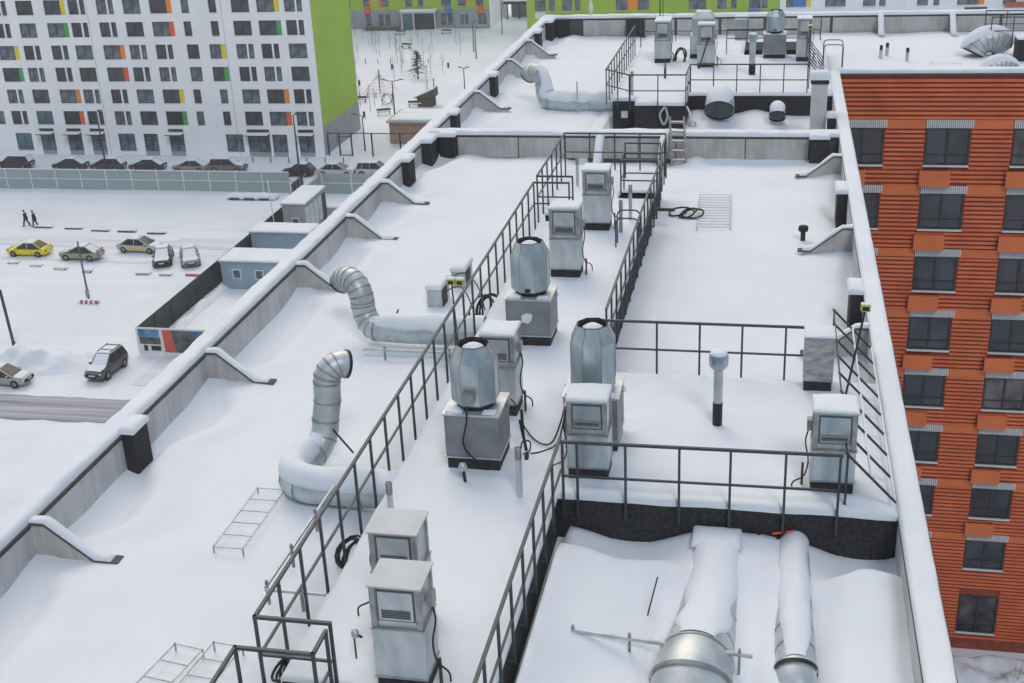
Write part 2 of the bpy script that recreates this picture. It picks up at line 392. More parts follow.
# ================================================================== ROOF SNOW
def gaus(d,s): return math.exp(-(d/s)**2)
def roof_z(x,y):
    z=-12.0
    if y<44.1:
        z+=.05*nz(x,y,.33,1)+.035*nz(x,y,.9,2)+.012*nz(x,y,2.4,5)
    else:
        z+=.05*nz(x,y,.33,4)+.03*nz(x,y,.9,2)
    s=x+12.42
    d=min(abs(y-f) for f in FIN_L)
    if x<-7:
        w=sstep(.15,1.3,d); dp=min(abs(y-p) for p in (20.3,40.6,47.4,54.7,66.))
        sc=.50+.75*w*sstep(.2,1.6,dp)+.22*nz(0,y,.45,3)+.08*nz(0,y,1.6,4)
        q=max(0,s/max(sc,.25))
        field=-11.87+.05*nz(x,y,.33,1)+.03*nz(x,y,.9,2)+.05*max(0,nz(x+.6*y,y*.45,.55,31))+.035*abs(nz(x*.8-y*.35,y*.5,.7,33))
        if y>44: field-=.14
        field+=.10*gaus(s-sc-.15,.45)*w                       # lip of the drift
        tr=-11.93-.12*w*math.sin(PI*min(1,q*1.15))+.03*nz(x,y,1.4,6)+.14*(1-w)
        k=sstep(.62,1.04,q); z=tr*(1-k)+field*k
        if x>-7.6: z-=.16*sstep(-7.6,-6.6,x)
    if x>-3 and 24<y<44: z+=.06*abs(nz(x*.7+y*.5,y*.6,.5,35))
    if x>1.0 and 24<y<54:
        d2=min(abs(y-f) for f in FIN_R); t=2.3-x
        z+= -.28*sstep(.3,2.,d2)*gaus(t,.6)+.18*gaus(t,.8)*gaus(d2,.9)
    for yw in (44.05,):       # drift and scour by the cross wall
        if y<yw: z+=-.10*gaus(yw-y,.9)+.07*gaus(yw-y-2.2,1.)+(.35*gaus(yw-y,.7)*(gaus(x+12.4,1.)+gaus(x-2.3,.9)+.8*gaus(x+2.6,.5)))
    if y>66: z+=-.12+.12*gaus(y-70,1.4)*nz(x,y,.4,3)
    if x>-3.3 and y<18.75 and x<2.4:      # sunken cell in front of the dark wall
        t=18.68-y
        line=-11.66-.30*gaus(x+2.1,.75)+.12*gaus(x+.65,.5)+.05*gaus(x-.1,.3)-.36*gaus(x-1.75,.75)
        f=-11.72+.10*nz(x,y,.8,12)+.22*gaus(x+2.6,.7)*gaus(t-2.6,1.4)-.22*gaus(x-.95,.28)*sstep(.3,1.2,t)-.18*gaus(x+.05,.22)-.15*gaus(x+1.35,.22)*sstep(.5,1.5,t)
        f+=.20*gaus(x-1.75,.5)*gaus(t-1.6,.9)
        tc=1.15+.35*nz(x,0,.9,41)+.10*nz(x,0,2.7,42); k=1-sstep(tc-.55,tc+.05,t); z=(line-.05*sstep(0,.5,t))*k+(f+.05+.09*gaus(t-tc-.05,.35))*(1-k)
        z-=.10*gaus(2.3-x,.2)*sstep(.5,1.5,t)
        g_=gaus(x+3.42,.62)*sstep(.5,1.7,t); z=z*(1-g_)+(-11.22)*g_
    if y>44 and x>-6.5 and x<2.4 and y<51:
        z=-11.98-.35*sstep(-3.2,-3.6,x)*sstep(52,50,y)+.25*gaus(x+2.9,.8)*gaus(y-50.4,1.8)+.25*gaus(x+.7,.7)*gaus(y-50.3,2.)+.04*nz(x,y,1.,6)
    return z
rxs=rng(-12.44,2.32,.12); rys=rng(6,22,.12)[:-1]+rng(22,44.05,.16)+rng(44.3,70.2,.24)
tag(grid('roof_snow',rxs,rys,roof_z,m=M['snow']),kind='structure')
def wing_z(x,y): return -11.75+.05*nz(x,y,.4,8)-.30*sstep(64,69,y)+.2*gaus(y-70.2,1.2)*nz(x,y,.4,3)+.3*gaus(y-55.3,.8)
tag(grid('roof_snow',rng(2.33,30,.35),rng(55.25,70.2,.3),wing_z,m=M['snow']),kind='structure')
# ================================================================== PARAPETS
def pilaster(par,x0,x1,y0,y1,zb=-12.8,h=.0,cap=True):
    p=MB().box(x0,x1,y0,y1,zb,P-.02+h).build('pilaster',M['bitumen'],par,bevel=.02)
    if cap: MB().pad(x0-.06,x1+.04,y0-.03,y1+.03,P-.02+h,.13,nx=3,ny=3,seed=y0).build('snow_cap',M['snow_cap'],p)
def fin(par,side,wall,y,long=1.45,slab=False):
    """triangular buttress standing out from the wall along x (side=+1 or -1)"""
    t=.09
    pr=[(0,-12.9),(0,P-.07),(.28,P-.07),(1.12,-11.86),(long,-11.87),(long,-12.9)]
    pts=[(wall+side*a,b) for a,b in pr]
    f=MB().prism(pts,'y',y-t,y+t).build('buttress',M['concrete_warm'],par)
    e=MB()
    top=[(0,P-.068),(.28,P-.068),(1.12,-11.86),(long+.12,-11.87)]
    for a,b in zip(top,top[1:]):
        e.add([(wall+side*a[0],y-t-.03,a[1]),(wall+side*a[0],y+t+.03,a[1]),(wall+side*b[0],y+t+.03,b[1]),(wall+side*b[0],y-t-.03,b[1]),
               (wall+side*a[0],y-t-.03,a[1]+.045),(wall+side*a[0],y+t+.03,a[1]+.045),(wall+side*b[0],y+t+.03,b[1]+.045),(wall+side*b[0],y-t-.03,b[1]+.045)],
              [(0,1,2,3),(4,5,6,7),(0,3,7,4),(1,2,6,5),(0,1,5,4),(2,3,7,6)])
    e.build('flashing',M['joint'],f)
    sn=MB(); n=14; vs=[]; prof=[]
    for i in range(n+1):
        q=i/n*long*.99
        zz=P-.02 if q<.28 else (P-.02+(q-.28)/.84*(-11.82-P+.02) if q<1.12 else -11.82)
        prof.append((q,zz+.0))
    for i,(q,zz) in enumerate(prof):
        h=(.068+.02*math.sin(i*.9+y))*(.5 if i==n else 1)
        for dy,hh in ((-t-.015,0),(-t+.0,.75),(-.03,1.),(.05,1.),(t+.0,.75),(t+.015,0)):
            vs.append((wall+side*q,y+dy,zz+h*hh))
    fs=[(i*6+k,(i+1)*6+k,(i+1)*6+k+1,i*6+k+1) for i in range(n) for k in range(5)]+[tuple(n*6+k for k in range(6))]
    sn.add(vs,fs,True); sn.build('snow_cap',M['snow_cap'],f)
def parapet(label,kind,**k):
    return thing('parapet_wall',label,'parapet',k.get('loc',(0,0,-12.8)))
def panel_wall_y(par,x0,x1,ys,inner,mat='concrete'):
    """wall running along y made of precast panels with dark joints"""
    MB().box(x0,x1,ys[0],ys[-1],-13.3,P-.09).build('wall_core',M['joint'],par)
    side=1 if inner>0.5*(x0+x1) else -1
    for a,b in zip(ys,ys[1:]):
        xa,xb=(x1+.002,x1+.02) if side>0 else (x0-.02,x0-.002)
        MB().box(xa,xb,a+.03,b-.03,-13.2,P-.15).build('panel',M[mat],par)
    MB().box(x0-.03,x1+.05,ys[0],ys[-1],P-.088,P-.04).build('coping',M['joint'],par)
    MB().pad(x0-.02,x1+.025,ys[0],ys[-1],P-.04,.145,r=.055,nx=4,ny=int((ys[-1]-ys[0])*4),amp=.03,seed=x0).build('snow_cap',M['snow_cap'],par)
# left
pl=parapet('long left roof parapet with snow on top, grey panels and sloping buttresses','l',loc=(-12.6,35,-12.8))
panel_wall_y(pl,-12.83,-12.44,sorted([6.]+FIN_L+[20.3,40.6,47.5,54.8,66.,70.3]),0.)
for y in FIN_L: fin(pl,1,-12.42,y,1.45 if y not in (29.95,58.34) else 1.1)
for a,b in ((20.0,20.62),(40.2,40.95),(47.1,47.75),(54.4,55.1),(65.5,66.4)): pilaster(pl,-12.42,-12.16,a,b)
pilaster(pl,-12.42,-12.05,42.75,43.75); pilaster(pl,-12.42,-12.05,68.8,69.9)
# right
pr_=parapet('long right roof parapet with thick rounded snow on top, beside the orange facade','r',loc=(2.5,30,-12.8))
panel_wall_y(pr_,2.32,2.70,[6.,12,18.7,24,27,30.4,34,37.7,41.6,44.1,51,54.98],0.)
for y in FIN_R[:4]: fin(pr_,-1,2.30,y,1.35)
for a,b in ((28.9,29.7),(37.2,38.2),(46.8,47.4),(51.2,51.8)): pilaster(pr_,2.0,2.30,a,b)
# cross wall
pc=parapet('snow-topped cross parapet between the middle and the rear roof sections','c',loc=(-5,44.2,-12.8))
MB().box(-12.40,2.30,44.12,44.5,-13.3,P-.09).build('wall_core',M['joint'],pc)
xs=[-11.4,-9.1,-7.35,-6.0,-4.7,-3.35,-.9,1.3]
for a,b in zip(xs,xs[1:]): MB().box(a+.02,b-.02,44.09,44.118,-12.0,P-.13).build('panel',M['concrete_warm'],pc)
MB().box(-12.40,2.30,44.06,44.55,P-.088,P-.04).build('coping',M['joint'],pc)
MB().pad(-12.5,2.4,44.07,44.60,P-.04,.145,r=.06,nx=60,ny=3,amp=.02,seed=5).build('snow_cap',M['snow_cap'],pc)
for a,b in ((-12.0,-11.42),(1.32,1.95)):
    p=MB().box(a,b,43.72,44.09,-12.8,P-.03).build('pilaster',M['bitumen'],pc,bevel=.02)
    MB().pad(a-.04,b+.04,43.68,44.10,P-.03,.15,nx=3,ny=3).build('snow_cap',M['snow_cap'],p)
def yfin(par,x,y,L=1.4):
    t=.10
    f=MB().prism([(y,-12.9),(y,P-.07),(y-.3,P-.07),(y-1.1,-11.86),(y-L,-11.93),(y-L,-12.9)],'x',x-t,x+t).build('buttress',M['concrete_warm'],par)
    s=MB(); s.add([(x-t-.05,y,P-.06),(x+t+.05,y,P-.06),(x+t+.05,y-.3,P-.06),(x-t-.05,y-.3,P-.06),(x+t+.05,y-1.1,-11.85),(x-t-.05,y-1.1,-11.85),(x+t+.05,y-L-.02,-11.93),(x-t-.05,y-L-.02,-11.93),
       (x-t,y,P+.09),(x+t,y,P+.09),(x+t,y-.3,P+.08),(x-t,y-.3,P+.08),(x+t,y-1.1,-11.70),(x-t,y-1.1,-11.70),(x+t,y-L,-11.82),(x-t,y-L,-11.82)],
       [(0,3,11,8),(1,2,10,9),(8,9,10,11),(3,5,13,11),(2,4,12,10),(11,10,12,13),(5,7,15,13),(4,6,14,12),(13,12,14,15),(7,6,14,15)],True)
    s.build('snow_cap',M['snow_cap'],f)
for x in (-6.05,-3.75): yfin(pc,x,44.09)
# far wall
pf=parapet('far end roof parapet with grey panels, in front of the green and white blocks','f',loc=(5,70.3,-12.8))
MB().box(-12.42,30,70.3,70.7,-13.3,P-.09).build('wall_core',M['joint'],pf)
xs=[-10.6,-7.9,-5.4,-3.0,-.6,2.9,5.4,9.,11.5,14.5,18]
for a,b in zip(xs,xs[1:]): MB().box(a+.08,b-.08,70.27,70.298,-12.3,P-.15).build('panel',M['concrete_warm'],pf)
MB().box(-12.42,30,70.24,70.75,P-.088,P-.04).build('coping',M['joint'],pf)
MB().pad(-12.8,30,70.22,70.8,P-.04,.15,r=.06,nx=90,ny=3,amp=.02,seed=8).build('snow_cap',M['snow_cap'],pf)
for x in (5.42,9.04): yfin(pf,x,70.27,1.6 if x<9 else 1.8)
for a,b in ((-8.1,-7.1),(-11.9,-11.3)): MB().box(a,b,69.9,70.27,-12.8,P-.05).build('pilaster',M['bitumen'],pf,bevel=.02)
# ================================================================== PLANT DECKS
def ins1(x,y):
    if -6.44<x<-3.42 and 6<y<39.35:
        if x<-5.37 and (12.35<y<13.2 or 33.85<y<34.6): return False
        if x>-4.48 and 36.2<y<37.0: return False
        return True
    return -3.42<=x<2.3 and 18.68<y<23.8
UNITS=[(-4.64,13.47,.4),(-5.0,14.67,.4),(-5.03,21.9,.4),(-2.96,19.55,.4),(1.23,19.75,.4),(-4.98,29.6,.45),(-4.71,33.4,.45),(-5.07,19.82,.55),(-5.10,25.45,.55),(-3.05,20.75,.55),(-.81,21.66,.12),(-4.05,18.5,.08),(-6.08,17.5,.08)]
def deck_z(x,y):
    z=D+.024*nz(x,y,.7,20)+.012*nz(x,y,2.,21)+.006*nz(x,y,5.,22)+.03*abs(nz(x+.5*y,y*.4,.6,24))-.02
    for a,b,h in UNITS:                                      # wind hollows and little banks round what stands in the snow
        e=max(abs(x-a),abs(y-b))-h
        if e<.7: z+=-.022*gaus(max(e,0),.12)+.022*gaus(e-.28,.14)
    return z
dk=thing('roof_plant_deck','raised black-sided plant deck under snow carrying the nearer ventilation units','roof deck',(-3,22,-12.8))
w=MB()
zt=D-.095
for a,b,c,d in ((-6.42,-3.44,6,12.35),(-5.37,-3.44,12.35,13.2),(-6.42,-3.44,13.2,33.85),(-5.37,-3.44,33.85,34.6),(-6.42,-3.44,34.6,36.2),(-6.42,-4.48,36.2,37.0),(-6.42,-3.44,37.0,39.35),(-3.44,2.28,18.70,23.78)):
    w.box(a,b,c,d,-12.9,zt)
w.build('side_wall',M['bitumen'],dk)
xs=sorted(set([-6.44,-5.37,-4.48,-3.42]+rng(-6.44,-5.37,.09)+rng(-5.37,-4.48,.09)+rng(-4.48,-3.42,.09)+rng(-3.42,2.3,.11)))
ys=[]
for a,b in zip([6,12.35,13.2,18.68,23.8,33.85,34.6,36.2,37.0],[12.35,13.2,18.68,23.8,33.85,34.6,36.2,37.0,39.35]): ys+=rng(a,b,.1 if a<20 else .17)[:-1]
ys.append(39.35)
grid('snow_cover',xs,ys,deck_z,ins1,M['snow'],dk,skirt=.10,edge=.03)
def ins2(x,y):
    if -6.35<x<-5.35: return 49.75<y<62.5
    if -5.35<=x<-3.35: return 48.95<y<62.5
    return -3.35<=x<2.3 and 50.75<y<(62.5 if x<-1.4 or x>1.4 else 58.9)
dk2=thing('roof_plant_deck','raised black-walled plant deck under snow on the rear roof section','roof deck',(-2,55,-12.8))
w=MB()
for a,b,c,d in ((-6.33,-5.36,49.77,62.5),(-5.36,-3.36,48.97,62.5),(-3.36,-1.4,50.77,62.5),(-1.4,1.4,50.77,58.9),(1.4,2.28,50.77,62.5)): w.box(a,b,c,d,-12.9,zt)
w.box(-1.4,1.4,60.4,62.5,-12.9,zt); w.build('side_wall',M['bitumen'],dk2)
xs2=rng(-6.35,-5.35,.25)[:-1]+rng(-5.35,-3.35,.25)[:-1]+rng(-3.35,-1.4,.25)[:-1]+rng(-1.4,1.4,.25)[:-1]+rng(1.4,2.3,.25)
ys2=rng(48.95,49.75,.2)[:-1]+rng(49.75,50.75,.2)[:-1]+rng(50.75,58.9,.3)[:-1]+rng(58.9,62.5,.3)
grid('snow_cover',xs2,ys2,lambda x,y:D+.02*nz(x,y,.7,23),ins2,M['snow'],dk2,skirt=.10,edge=.03)
MB().box(-5.98,-5.72,49.74,49.765,-11.85,-11.58).build('vent_flap',M['grille'],dk2)
# ================================================================== RAILINGS
def railing(label,pts,zt=-9.95,foot=-11.36,step=.86,mid=.62,posts=None,skip_first=False,skip_last=False,bracket=None,w=.042,grp='black steel railings on the roof'):
    pts=[Vector((p[0],p[1],zt if len(p)<3 else p[2])) for p in pts]
    c=pts[0]; t=thing('railing',label,'railing',(c.x,c.y,D),grp)
    top=MB(); md=MB()
    for i,(a,b) in enumerate(zip(pts,pts[1:])):
        d=(b-a).normalized()*w/2
        top.bar(a-d,b+d,w+.006); md.bar(a-Vector((0,0,mid))-d*0,b-Vector((0,0,mid)),w-.006)
    top.build('top_rail',M['rail'],t); md.build('middle_rail',M['rail'],t)
    P_=[]
    for i,(a,b) in enumerate(zip(pts,pts[1:])):
        L=(b-a).length; n=max(1,round(L/step))
        for k in range(n+1 if i==len(pts)-2 else n): P_.append(a+(b-a)*k/n)
    if posts: P_=[pts[0]+(pts[-1]-pts[0])*((q-pts[0].x)/(pts[-1].x-pts[0].x)) for q in posts]
    if skip_first: P_=P_[1:]
    if skip_last: P_=P_[:-1]
    for q in P_:
        m=MB().bar((q.x,q.y,foot),(q.x,q.y,q.z-.02),w)
        if bracket: m.bar((q.x,q.y,foot+.02),(q.x+bracket[0],q.y+bracket[1],foot+.02),w)
        m.build('post',M['rail'],t)
    return t
railing('near left railing section leading out of the lower frame edge past the notch',[(-6.6,8.3),(-6.6,12.35),(-5.53,12.35),(-5.53,12.85)],bracket=(.16,0))
railing('long left railing running back from the notch beside the ducts',[(-5.53,13.02),(-6.6,13.02),(-6.6,33.9),(-5.58,33.9)],bracket=None)
railing('far left railing turning along the rear edge of the nearer deck',[(-5.58,34.55),(-6.62,34.55),(-6.62,39.6),(-3.34,39.6)])
railing('near right railing rising from the lower frame edge to the corner above the dark wall',[(-3.33,8.3),(-3.33,18.62)],bracket=(-.13,0),skip_last=True)
railing('front railing fixed above the dark wall over the two snow-covered ducts',[(-3.33,18.62,-10.03),(1.33,18.62,-10.0)],foot=-11.5,step=.93,mid=.66,posts=[-3.30,-3.05,-2.22,-1.31,-.46,.44,1.31])
railing('middle railing crossing the snow behind the round-capped chimney pipe',[(-3.3,23.88),(1.33,23.88)],foot=-11.2,posts=[-3.05,-2.17,-1.29,-.43,.44,1.33])
railing('right railing of the deck receding from the crossing railing past the square units',[(-3.3,24.5),(-3.26,33.0),(-3.22,36.2)],bracket=(-.2,0),foot=-11.45)
railing('short railing closing the recess near the rear of the nearer deck',[(-3.3,36.36),(-4.4,36.36),(-4.4,37.17),(-3.3,37.17),(-3.3,39.4)])
railing('second short rail set behind the recess at the deck rear',[(-4.5,38.4),(-3.4,38.4)],mid=.5)
# rear deck
railing('left railing of the rear deck sloping away beside the arched duct',[(-5.55,48.88),(-6.6,50.0),(-6.55,60.2)])
railing('lower front railing of the rear deck above the black wall',[(-5.52,48.88),(-3.34,48.86),(-3.32,50.9)],step=.95)
railing('front railing of the rear deck over the two round hoods',[(-3.30,50.92),(1.30,50.86)],step=.93)
railing('far railing behind the units at the back of the rear deck',[(-6.5,62.4),(2.1,62.4)],step=1.6)
railing('short railing around the pit in the rear deck',[(-2.2,59.0),(1.4,59.0)],step=1.2,mid=.4)
railing('railing standing on the wing roof right of the large duct hoods',[(9.7,63.5),(13.5,63.4)],step=.9)
railing('nearer railing on the wing roof behind the large duct hoods',[(9.7,61.6),(13.5,61.5)],step=.9)
# inclined guards beside the right parapet
def incl(label,y0,y1,x0,x1,z0,z1,n):
    t=thing('inclined_guard',label,'railing',(x0,y0,D))
    def at(q): return (x0+(x1-x0)*q, z0+(z1-z0)*q)
    for q in (0,.5,1):
        x,z=at(q); MB().bar((x,y0,z),(x,y1,z),.03).build('long_rail',M['rail'],t)
        if q>0: MB().pad(x-.018,x+.018,y0,y1,z+.018,.022,r=.01,nx=1,ny=8).build('snow_strip',M['snow_cap'],t)
    for k in range(n):
        y=y0+(y1-y0)*k/(n-1); a=at(-.02); b=at(1.02)
        MB().bar((a[0],y,a[1]),(b[0],y,b[1]),.038).build('cross_bar',M['rail'],t)
    for y in (y0,y1): MB().bar((x0+.02,y+.03,D-.1),(x0+.02,y+.03,z0),.04).build('post',M['rail'],t)
    return t
incl('inclined ladder-like guard beside the right parapet at the deck edge',18.85,25.2,1.42,2.24,-10.08,-10.93,9)
incl('small inclined guard beside the parapet on the rear deck',51.4,57.0,1.35,2.1,-9.95,-10.9,7)
def hoop(label,x,y0,w,z0,z1,dy=.35):
    t=thing('handrail_hoop',label,'handrail',(x,y0,D))
    for k,(o,zz) in enumerate(((0,z1),(dy,z1-.12))):
        y=y0-o; r=.16
        pts=[(x,y,z0),(x,y,zz-r)]+[(x+r-r*math.cos(a),y,zz-r+r*math.sin(a)) for a in (.4,.8,1.2,PI/2)]+[(x+w-r+r*math.sin(a),y,zz-r+r*math.cos(a)) for a in (0.,.4,.8,1.2)]+[(x+w,y,zz-r),(x+w,y,z0)]
        MB().tube(pts,.022,6).build('hoop',M['rail'],t)
    MB().bar((x+w,y0,z0+.5),(x+w,y0-dy,z0+.5),.03).build('rung',M['rail'],t)
hoop('rounded handrail hoop at the gap in the right railing by the square units',-3.98,32.0,.62,-11.2,-10.12)
hoop('rounded handrail hoop of the parapet ladder at the rear right corner',2.08,57.0,.82,-11.3,-10.1,.5)
# ================================================================== SQUARE VENT UNITS
def vent_unit(label,x0,x1,y0,d=.64,zm=-10.05,zt=-9.38,base=.2,style=0,snow=.052,m='galv',side=1):
    t=thing('ventilation_unit',label,'ventilation unit',((x0+x1)/2,y0+d/2,D-.03),'square galvanised ventilation units on the plant decks')
    x=x0; X=x1; y1=y0+d
    MB().box(x+.01,X-.01,y0+.02,y1-.02,D-.1,D+base).build('plinth',M['bitumen'],t)
    MB().box(x+.02,X-.02,y0-.004,y0-.001,D+base+.02,zm-.03).build('dented_front',M[m],t) if 0 else None
    lo=MB().box(x,X,y0,y1,D+base,zm-.01).build('lower_casing',M[m],t,bevel=.008)
    each(MB().box(x-.015,X+.015,y0-.015,y1+.015,D+base-.012,D+base+.010).box(x-.015,X+.015,y0-.015,y1+.015,zm-.022,zm+.004),'seam',M['steel_trim'],lo)
    up=MB().box(x+.03,X-.03,y0+.035,y1-.03,zm+.005,zt-.03).build('upper_casing',M[m],t,bevel=.006)
    fr=MB(); c=.085
    for a in (x+.005,X-c-.005):
        for b in (y0+.0,y1-c): fr.box(a,a+c,b,b+c*.8,zm+.006,zt-.026)
    each(fr,'corner_post',M['steel_trim'],up,bevel=.01)
    lv=MB(); q0=x+.15; q1=X-.15; yl=y0+.012
    lv.box(q0-.03,q1+.03,yl,yl+.022,zm+.13,zt-.10)
    lv.build('front_panel',M[m],up,bevel=.004)
    rc=MB(); rc.box(q0-.055,q1+.055,yl+.0225,yl+.03,zm+.10,zt-.07); rc.build('panel_gap_shade',M['louvre'],up)  # dark sheet paints the shade in the gap round the front panel
    l2=MB(); zz=zm+.17
    if style:
        hh=.13 if style==1 else .055; zc=zm+(.17 if style==1 else .20)
        l2.box(q0-.0,q1+.0,yl-.004,yl+.003,zc,zc+hh)
        MB().box(q0-.03,q1+.03,yl-.035,yl-.006,zc-.035,zc-.008).build('drip_lip',M['steel_trim'],up)
        MB().box(q0-.03,q1+.03,yl-.03,yl-.006,zc+hh+.004,zc+hh+.02).build('drip_lip',M['steel_trim'],up)
    for k in range(4 if style==0 else 0): l2.box(q0+.01,q1-.01,yl-.014,yl+.004,zz,zz+.016); zz+=.035
    l2.build('louvre',M['louvre'],up)
    lid=MB().box(x-.02,X+.02,y0-.02,y1+.02,zt-.026,zt).build('lid',M['lid'],t,bevel=.008)
    if snow: MB().pad(x-.01,X+.01,y0-.01,y1+.01,zt+.001,snow,r=.08,nx=4,ny=4,amp=.02,seed=x0*3+y0).build('snow_cap',M['snow_cap'],t)
    # isolating switch and conduit on the side
    sx=X if side>0 else x
    b=MB().box(sx-.0 if side>0 else sx-.09,sx+.09 if side>0 else sx,y0+.25,y0+.42,zm+.22,zm+.42).build('junction_box',M['steel_trim'],t,bevel=.01)
    cb=MB(); s=side; p=[(sx+s*.06,y0+.3,zm+.22),(sx+s*.10,y0+.28,zm),(sx+s*.04,y0+.26,zm-.35),(sx+s*.10,y0+.2,zm-.62),(sx+s*.28,y0+.1,zm-.70),(sx+s*.30,y0+.1,zm-.86)]
    cb.tube(smooth(p),.014,6); cb.build('cable',M['black'],t)
    po=MB().tube([(sx+s*.13,y0+.22,D-.1),(sx+s*.13,y0+.22,D+.42)],.025,6); po.build('cable_post',M['rust'],t)
    return t
def smooth(p,n=5):
    p=[Vector(q) for q in p]; o=[]
    for i in range(len(p)-1):
        a=p[max(i-1,0)];b=p[i];c=p[i+1];d=p[min(i+2,len(p)-1)]
        for k in range(n):
            t=k/n; o.append(.5*((2*b)+(c-a)*t+(2*a-5*b+4*c-d)*t*t+(3*b-a-3*c+d)*t**3))
    o.append(p[-1]); return o
vent_unit('bare-lidded square vent unit nearest the camera with a looping black cable',-5.0,-4.28,13.15,snow=0)
vent_unit('bare-lidded square vent unit standing directly behind the nearest one',-5.37,-4.66,14.35,zm=-10.0,zt=-9.33,snow=0,side=-1)
vent_unit('snow-capped square vent unit behind the left-hand octagonal fan',-5.36,-4.70,21.55,d=.7)
vent_unit('snow-capped square vent unit just in front of the right-hand octagonal fan',-3.32,-2.60,19.22,side=-1,m='galv_blue',zm=-10.2,zt=-9.54,style=2)
vent_unit('snow-capped square vent unit by the right parapet behind the front railing',.87,1.60,19.25,side=-1,m='galv_blue',zm=-10.25,zt=-9.54,style=2)
vent_unit('square vent unit just behind the farthest octagonal fan of the near deck',-5.36,-4.60,29.3,style=1,zt=-9.27)
vent_unit('square vent unit farthest back on the near deck, dented front',-5.08,-4.34,33.1,style=1,zt=-9.36)
vent_unit('leftmost square vent unit on the rear deck',-5.32,-4.62,56.9,d=1.2,style=1,zt=-9.22)
vent_unit('square vent unit at the middle of the rear deck with a diagonal brace',-3.34,-2.60,55.87,style=1,zt=-9.2)
vent_unit('tall narrow square vent unit at the right of the rear deck',.92,1.55,57.1,d=.75,style=1,zt=-9.2)
# second one behind the middle unit: truncated hood
t=thing('ventilation_unit','square vent with a tapered pyramid hood behind the middle rear-deck unit','ventilation unit',(-3.3,58.5,D))
MB().box(-3.8,-2.9,58.0,58.9,D-.1,D+.18).build('plinth',M['bitumen'],t)
MB().box(-3.8,-2.9,58.0,58.9,D+.18,-10.0).build('casing',M['galv'],t,bevel=.01)
MB().box(-3.72,-2.75,58.05,58.85,-9.995,-9.3).build('upper_casing',M['galv_blue'],t,bevel=.01)
MB().box(-3.72,-2.75,58.05,58.85,-9.295,-9.05,taper=.14).build('hood',M['galv'],t)
MB().pad(-3.55,-2.92,58.2,58.7,-9.05,.06,nx=3,ny=3).build('snow_cap',M['snow_cap'],t)
t=thing('ventilation_unit','small pale vent box with a domed snow top near the far parapet','ventilation unit',(-1.7,64.5,-12))
MB().box(-2.0,-1.35,64.2,64.8,-12,-10.35).build('casing',M['galv'],t,bevel=.03); MB().pad(-2.02,-1.33,64.18,64.82,-10.349,.2,r=.25,nx=4,ny=4).build('snow_cap',M['snow_cap'],t)
t=thing('ventilation_unit','wrapped box vent covered in torn pale film at the right end of the crossing railing','ventilation unit',(1.1,23.6,D))
MB().box(.82,1.36,23.3,23.82,D-.1,D+.17).build('plinth',M['bitumen'],t)
MB().box(.80,1.38,23.28,23.84,D+.17,-9.92).build('casing',mat('torn_film',(.52,.53,.55),.4,.2,c2=(.20,.20,.21),scale=3.2,stretch=(1,1,2.4),bump=.8,bscale=6),t,bevel=.03)
MB().pad(.79,1.39,23.27,23.85,-9.919,.05,nx=3,ny=3).build('snow_cap',M['snow_cap'],t)
# braces
t=thing('cable_brace','thin black brace leaning against the middle rear-deck vent unit','brace',(-3,55.6,D)); MB().tube([(-3.25,55.55,D),(-2.85,55.8,-9.75)],.03,6).build('rod',M['black'],t)
